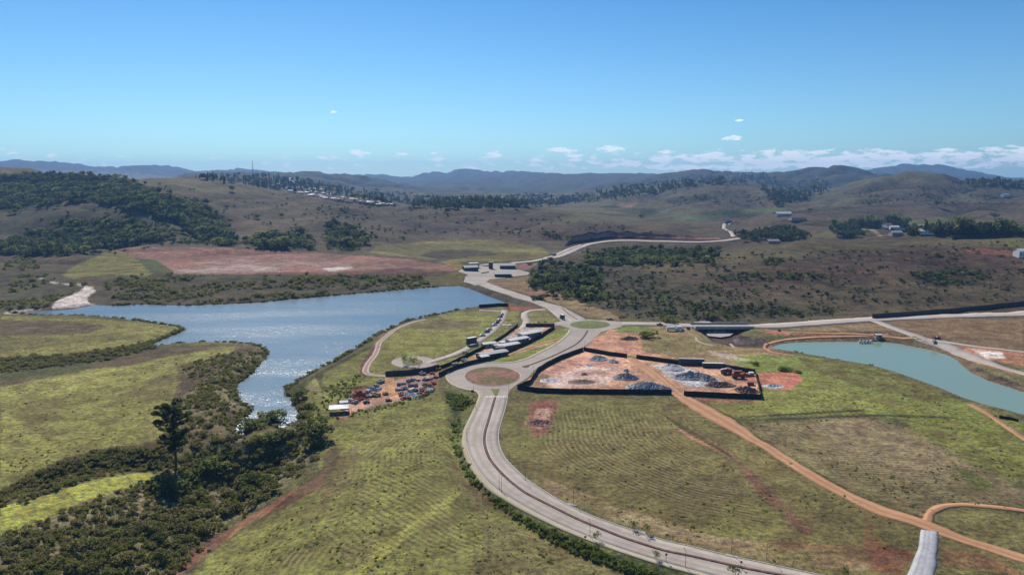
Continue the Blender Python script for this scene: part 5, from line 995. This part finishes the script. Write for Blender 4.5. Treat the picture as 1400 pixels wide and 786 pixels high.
# builders yard beside the loop road
shed(668,474,.5,8.5,4.2,2.4,M['wall'],M['roof_white'],'small shed with bright white roof in the builders yard'); shed(673,487,.62,18,6,2.3,M['grey_steel'],M['roof_grey'],'long grey shed at the lower end of the builders yard',wins=6); shed(661,492,.6,5,4,2.4,M['grey_steel'],M['roof_white'],'small dark shed at the lowest end of the builders yard')
shed(694,476,.68,15,5,2.4,M['wall'],M['roof_white'],'pale-roofed long shed backing on the thick black hoarding',wins=5); shed(707,468,.7,15,5,2.4,M['wall'],M['roof_white'],'next pale-roofed shed uphill against the thick black hoarding',wins=5); shed(683,480,.3,5,4,2.6,M['grey_steel'],M['grey_steel'],'dark square shed between the white-roofed sheds'); shed(678,476.5,.5,3.4,3,2.4,M['grey_steel'],M['roof_grey'],'small dark cabin beside the bright white roof')
shed(724,459.5,.7,16,5,2.4,M['wall'],M['roof_white'],'highest pale-roofed shed near the top of the builders yard',wins=5)
for (u, v, s, m, lb) in ((690,469,(7,5,.7),'white','low white slab stack in the middle of the builders yard'), (700,463,(8,4,.5),'blockg','grey block stack in the upper builders yard'), (712,456,(10,4,.4),'concrete','pale slab pile near the top of the builders yard'), (699,472,(4,3,1),'wood','brown timber stack between the white sheds'), (656,485,(5,4,1),'blockg','grey heap of blocks beside the red ground'), (735,453,(9,5,.3),'wall','beige slab floor near the top hoarding')):
    V, Fc = [], []; n = 6
    for i in range(n): bx(V, Fc, (random.uniform(-.3, .3)*s[0], random.uniform(-.25, .25)*s[1], s[2]*(.3+.2*(i % 3))), (s[0]*.45, s[1]*.42, s[2]*(.6+.3*(i % 2))), .6+random.uniform(-.1, .1))
    link('material_stack', mesh_from('material_stack', V, Fc, M[m] if isinstance(m, str) else m), loc=g1(u, v), label=lb, cat='stack')
# stored building material between the loop road and the field
def stack_things():
    kinds = [('blockg', 'grey blocks'), ('concrete', 'pale concrete pieces'), ('pvc', 'blue-grey pipes'), ('red', 'red bricks'), ('wood', 'timber'), ('white', 'white sacks'), ('grey_steel', 'dark steel')]
    spots = [(544,527,0),(551,525,2),(557,523,0),(563,521,0),(570,520,2),(546,533,2),(553,531,0),(560,529,0),(566,527,1),(548,539,6),(555,538,2),(562,536,0),(568,534,6),(575,533,1),(582,526,1),(582,520,6),(590,519,2),(597,517,6),(547,541,3),(563,533,5),(572,538,6),(578,541,3),(584,538,1),(588,535,5),(580,535,3),(592,525,3),(603,513,6),(610,509,1),(560,546,4),(551,546,3),
             (520,524,0),(514,528,1),(508,531,0),(517,533,2),(510,538,2),(503,536,5),(503,543,6),(496,541,3),(490,536,3),(484,541,3),(492,548,3),(500,551,6),(485,551,1),(478,549,1),(473,553,0),(516,541,4),(530,548,6),(527,540,4),(600,505,4),(622,499,1),(633,494,1),(640,495,6),(590,511,3),(578,513,0)]
    seen = {}
    for i, (u, v, k) in enumerate(spots):
        m, what = kinds[k]; V, Fc = [], []; rz = random.uniform(0, 3.1); W_ = random.uniform(1.4, 2.8); u += random.uniform(-1.5, 1.5); v += random.uniform(-1, 1)
        if k == 2:
            for j in range(8): a = (j % 4)*.45-.7; z = .25+.4*(j//4); tube(V, Fc, [(-W_*.8, a, z), (W_*.8, a, z)], [.2, .2], 7)
        elif k == 3:
            m = M['brick']
            for j in range(10): bx(V, Fc, (random.uniform(-1.3, 1.3), random.uniform(-1.2, 1.2), .3+.25*(j % 3)), (1.1, .8, .55), random.uniform(-.2, .2))
        else:
            for j in range(9): bx(V, Fc, ((j % 3-1)*W_*.42+random.uniform(-.15, .15), (j//3-1)*W_*.36, random.uniform(.3, .9)*(1 if k != 6 else .8)), (W_*.36, W_*.3, random.uniform(.7, 1.7)), random.uniform(-.15, .15))
        side = 'right of the ochre path' if u > 540 else 'left of the ochre path' if u < 525 else 'beside the ochre path'
        if u > 595: side = 'on the red ground above the roundabout'
        link('material_stack', mesh_from('material_stack', V, Fc, M[m] if isinstance(m, str) else m), loc=g1(u, v)+Vector((0, 0, -.1)), rz=rz, label='small stack of %s stored %s' % (what, side), cat='stack', group='stacks of %s %s' % (what, side))
stack_things()
def tent():
    r = thing('white_canopy', 'white open canopy at the lower left end of the stored material', 'canopy', g1(463.5,563), .2); V, Fc = [], []; x, y = 4.2, 3
    V = [(-x, -y, 2.3), (x, -y, 2.3), (x, y, 2.3), (-x, y, 2.3), (-x*.3, 0, 3.3), (x*.3, 0, 3.3)]; Fc = [(0, 1, 5, 4), (1, 2, 5), (2, 3, 4, 5), (3, 0, 4), (3, 2, 1, 0)]; link('canopy_roof', mesh_from('canopy_roof', V, Fc, M['white']), r)
    for a in (-1, 1):
        for b in (-1, 1): boxes('leg', [((a*(x-.2), b*(y-.2), 1.1), (.12, .12, 2.5))], M['steel'], r)
tent(); shed(470,556,.3,3,2.6,2.4,M['roof_grey'],M['roof_grey'],'tiny grey hut behind the white canopy',wins=1)

# heaps
def heap(u, v, rx, ry, h, mat, label, rough=.25, n=26, cat='pile', name='gravel_pile', seed=0, peaks=3):
    r = np.random.default_rng(seed+int(u)); V, Fc = [], []; pk = [(0, 0, 1)]+[(r.uniform(-.5, .5), r.uniform(-.4, .4), r.uniform(.5, .9)) for _ in range(peaks)]
    for i in range(n):
        for j in range(n):
            x, y = -1+2*i/(n-1), -1+2*j/(n-1); z = max(p[2]*max(0, 1-math.hypot(x-p[0], y-p[1])/(1-.75*max(abs(p[0]), abs(p[1])))) for p in pk)
            z = z**.8*(1+r.uniform(-rough, rough))*(.72+.5*float(vnoise(np.array(x*3.1+u), np.array(y*3.1), 44))) if z > 0 else -.06
            V.append((x*rx+r.uniform(-.2, .2)*rx/n*3*rough, y*ry, z*h))
    for i in range(n-1):
        for j in range(n-1): a = i*n+j; Fc.append((a, a+n, a+n+1, a+1))
    return link(name, mesh_from(name, V, Fc, mat), loc=g1(u, v)+Vector((0, 0, .04)), label=label, cat=cat)
M['gravel'] = simple('grey_gravel', S(186,184,184), .95, .4, 1.5); M['gravel_d'] = simple('dark_gravel', S(162,160,160), .95, .4, 1.5); M['gravel_l'] = simple('light_gravel', S(224,222,222), .95, .15, 1); M['debris'] = simple('brown_debris', S(150,124,106), .95, .45, 1.2)
heap(921,504,5.5,6,2.6,M['gravel'],'neat grey gravel cone at the back of the yard on pale ground', .1); heap(944,516,10,6.5,2.6,M['gravel_d'],'long dark grey gravel heap with several humps on the white patch', .35, peaks=5); heap(966,519,5,4.5,2.4,M['gravel_d'],'dark gravel hump at the right end of the white patch', .3)
heap(887,532,11,7.5,3.0,M['gravel'],'largest heap of grey rubble, just left of the earth road', .5, 34, peaks=4); heap(857,517,6.5,5,2.5,M['gravel_d'],'mid-sized dark grey heap left of the earth road', .4); heap(818,491,5,5,2.2,M['gravel_d'],'dark cone of gravel near the back left of the yard', .2); heap(838,495,3,3,1.6,M['gravel_d'],'small dark cone right of the back left one', .2, 16)
heap(856,507,1.7,1.7,1.3,M['gravel_d'],'tiny dark heap in the middle of the yard', .3, 12); heap(806,500,2.5,2,.8,M['gravel_l'],'small scatter of white rubble in the left part of the yard', .6, 14); heap(799,512,1.8,1.8,.9,M['debris'],'tiny brown heap in the left part of the yard', .4, 12); heap(752,521,5,3,.9,M['gravel_l'],'low pale heap at the far left of the yard', .4, 16)
heap(985,527,8,4,1.8,M['debris'],'low brown debris heap right of the white patch', .5); heap(1022,535,5.5,4.5,2.0,M['debris'],'tangled brown and grey debris heap in the near right corner of the yard', .7); heap(1018,514,4,3,1.3,M['brick'],'red brick rubble beside the tipper lorry', .5, 16); heap(995,506,4,3,1.5,M['gravel_l'],'pale heap against the back hoarding, near the white-roofed container', .3, 16)
heap(796,522,7,4,1.0,M['debris'],'broad brown mound on the pale left part of the yard', .3); heap(878,462,0.1,0.1,.1,M['debris'],'x', .3, 4) if False else None
heap(860,464,6,3.5,1.7,M['debris'],'dark red-brown heap alone on bare earth north of the yard', .5, name='earth_pile'); heap(973,438,9,4,2.4,simple('red_earth_heap', S(128,82,62), .95, .3, .7),'mound of reddish earth behind the bridge beside the columnar trees', .3, name='earth_pile')
heap(495,543,5,4.5,1.6,M['brick'],'big heap of broken red brick left of the ochre path', .6, name='rubble_pile'); heap(482,549,3.5,3,1,M['debris'],'brown rubble heap behind the white canopy', .6, 14, name='rubble_pile'); heap(563,541,5,2.5,1.1,M['gravel_l'],'pale rubble along the lower edge of the stored material', .6, 16, name='rubble_pile'); heap(586,529,3.5,3,1.2,M['debris'],'brown rubble at the right end of the stored material', .6, 14, name='rubble_pile'); heap(509,534,4,3,1.1,M['blockg'],'grey rubble among the stacks left of the ochre path', .6, 14, name='rubble_pile')
heap(1057,528,5,3,.9,M['gravel_l'],'scatter of pale rubble right of the yard hoarding', .6, 16); heap(737,578,6,4,1.2,simple('pink_clod', S(182,140,122), .95, .35, .6),'low pink mound of clods below the left end of the yard', .5, name='earth_pile')
# bridge over the creek
def bridge():
    a, b, c, d = [Vector(p) for p in pl([(949,449),(1025,449),(1025,443.8),(949,443.8)])]; ctr = (a+b+c+d)/4; L_ = (b-a).length+2; W_ = (d-a).length; rz = math.atan2(b.y-a.y, b.x-a.x)
    r = thing('road_bridge', 'grey concrete bridge carrying the east road over the creek bed', 'bridge', (ctr.x, ctr.y, 0), rz)
    boxes('deck', [((0, 0, -.1), (L_, W_, .7))], M['concrete'], r); 
    for s in (-1, 1): boxes('parapet', [((0, s*(W_/2-.15), .8), (L_, .3, 1.1))], M['concrete'], r)
    for s in (-1, 1): boxes('abutment', [((s*(L_/2-1), 0, -3.3), (2, W_-.2, 5.7))], M['concrete'], r)
    for x in (-6, 6): boxes('pier', [((x, 0, -3.3), (1, W_*.7, 5.7))], M['concrete'], r)
    boxes('deck_beam', [((0, -W_/2+.4, -.75), (L_, .5, .6)), ((0, W_/2-.4, -.75), (L_, .5, .6))], M['grey_steel'], r)
bridge()
# pump platform on the pond
def pump():
    p = Vector(pl([(1183,469)], POND_Z)[0]); r = thing('pump_platform', 'white floating pump platform at the far side of the green pond', 'platform', (p.x, p.y, POND_Z), .05)
    for i in range(5): V, Fc = [], []; tube(V, Fc, [((i-2)*1.7, -1.6, .15), ((i-2)*1.7, 1.6, .15)], [.55, .55], 10); link('float', mesh_from('float', V, Fc, M['white']), r)
    boxes('deck', [((0, 0, .75), (8.6, 2.0, .12))], M['steel'], r)
    for x in (-3.6, -1.2, 1.2, 3.6): boxes('pump', [((x, 0, 1.35), (.9, .9, 1.1))], M['white'], r, .08)
    boxes('railing', [((0, -1, 1.6), (8.6, .06, .06)), ((-4.2, -1, 1.2), (.06, .06, .9)), ((4.2, -1, 1.2), (.06, .06, .9)), ((0, -1, 1.2), (.06, .06, .9))], M['white'], r)
pump(); shed(1200,462,.05,4,3,2.4,M['wall'],M['roof_white'],'small brown-walled pump hut on the bank right of the white platform',wins=1)
heap(1194,465,3,1.5,.8,M['debris'],'small dark heap beside the pump hut', .4, 10)
# mast
def mast():
    p = g1(346, 243); r = thing('radio_mast', 'thin radio mast on the distant wooded ridge, left', 'mast', p); V, Fc = [], []
    for a in range(3): q = 2.09*a; tube(V, Fc, [(3*math.cos(q), 3*math.sin(q), 0), (.5*math.cos(q), .5*math.sin(q), 62)], [.5, .25], 4)
    link('lattice_leg', mesh_from('lattice_leg', V, Fc, M['steel']), r); V, Fc = [], []
    for z in range(4, 60, 6): bx(V, Fc, (0, 0, z), (5*(1-z/75), 5*(1-z/75), .35))
    link('brace', mesh_from('brace', V, Fc, M['steel']), r)
mast()
# hamlet houses
for (u, v, rz, L_, W_, h, w, rf, lb) in ((1215,312,.2,22,12,7,'white','tile','white house with terracotta roof, top left of the hamlet'), (1222,314,-.1,16,11,5,'white','roof_white','low white house right beside the top left one of the hamlet'), (1210,314,.3,10,9,4,'wall','roof_grey','small pale outbuilding left of the white hamlet house'), (1224,322,.1,14,9,4,'wall','roof_grey','pale house below the dark roofs of the hamlet'), (1228,318,.3,26,14,5,'grey_steel','grey_steel','large dark-roofed shed in the middle of the hamlet'),
    (1240,311,0,12,9,4,'wall','tile','small house at the upper right of the hamlet under trees'), (1258,313,.1,14,10,6,'white','roof_white','bright white house on the right of the hamlet'), (1256,317,.2,12,9,4,'wall','tile','pale low house below the bright white one'), (1266,320,-.2,18,10,4,'white','roof_white','long white house at the right end of the hamlet'), (1398,351,0,14,10,6,'white','roof_white','white house at the far right edge below the olive crest'),
    (1070,296,.2,34,16,6,'wall','roof_white','pale farm building left on the far slope'), (1090,301,.1,30,14,5,'wall','tile','farm building right of the pale one on the far slope'), (1374,269,.2,20,12,6,'white','roof_grey','pale house in the dark trees on the far right hill'), (1355,253,.2,26,12,6,'wall','tile','small house on the far right ridge'), (1056,333,.2,18,9,4,'wall','roof_grey','low pale roof at the edge of trees above the brown hill'), (995,304,.2,16,9,5,'wall','tile','small house at the end of the far winding track')):
    shed(u, v, rz, L_, W_, h, M[w], M[rf], lb, 'house', 'house', pitch=.25, wins=4)
for i, (u, v) in enumerate(((747,358), (752,356), (757,350))): container(u, v, .3*i, 6, M['red'] if i == 1 else M['wall'], ('small pale site cabin beside the far avenue', 'small red site cabin on the verge of the far avenue', 'pale site cabin farthest along the avenue')[i], h=3.4)
# town on the far slope
hp = shed(400, 255, 0, 10, 7, 3.5, M['white'], M['tile'], '', 'town_house', 'house', pitch=.2, wins=3, group='houses of the far town on the slope'); tops = [hp]
hp2 = shed(402, 256, 0, 12, 7, 4, M['wall'], M['roof_white'], '', 'town_house', 'house', pitch=.1, wins=5, group='houses of the far town on the slope')
tp = sample([(374,241),(400,246),(430,256),(462,268),(500,276),(540,279),(530,282),(480,277),(430,270),(395,262),(378,252)], 190, jit=1, seed=77); LBL = 'small pale house in the dense far town on the blue-green slope'
for i, c in enumerate(tp):
    if i == 0: hp.location = c; hp['label'] = LBL; hp.rotation_euler = (0, 0, .3)
    elif i == 1: hp2.location = c; hp2['label'] = LBL
    else: dup(hp if i % 2 else hp2, Vector(c)-Vector((0, 0, 1)), random.uniform(-.5, .5), LBL)
track('far_road', [(612,278),(625,273),(640,270)], 16, M['pale'], 1.2)

# ---------------------------------------------------------------- haze
V, Fc = [], []; bx(V, Fc, (0, 0, 0), (1, 1, 1)); hz = link('haze', mesh_from('haze', V, Fc), kind='stuff')
zb, zt = float(ZG.min())-1.5, float(ZG.max())+60; hz.scale = (24600, 13400, zt-zb); hz.location = (0, 6100, (zb+zt)/2)
hm = bpy.data.materials.new('haze_air'); hm.use_nodes = True; nt = hm.node_tree; nt.nodes.remove(nt.nodes['Principled BSDF'])
pv = nd(nt, 'ShaderNodeVolumePrincipled', inp={'Color': (.27, .53, 1, 1), 'Density': 7.5e-5, 'Anisotropy': .2}); nt.links.new(pv.outputs[0], nt.nodes['Material Output'].inputs['Volume']); hz.data.materials.append(hm)
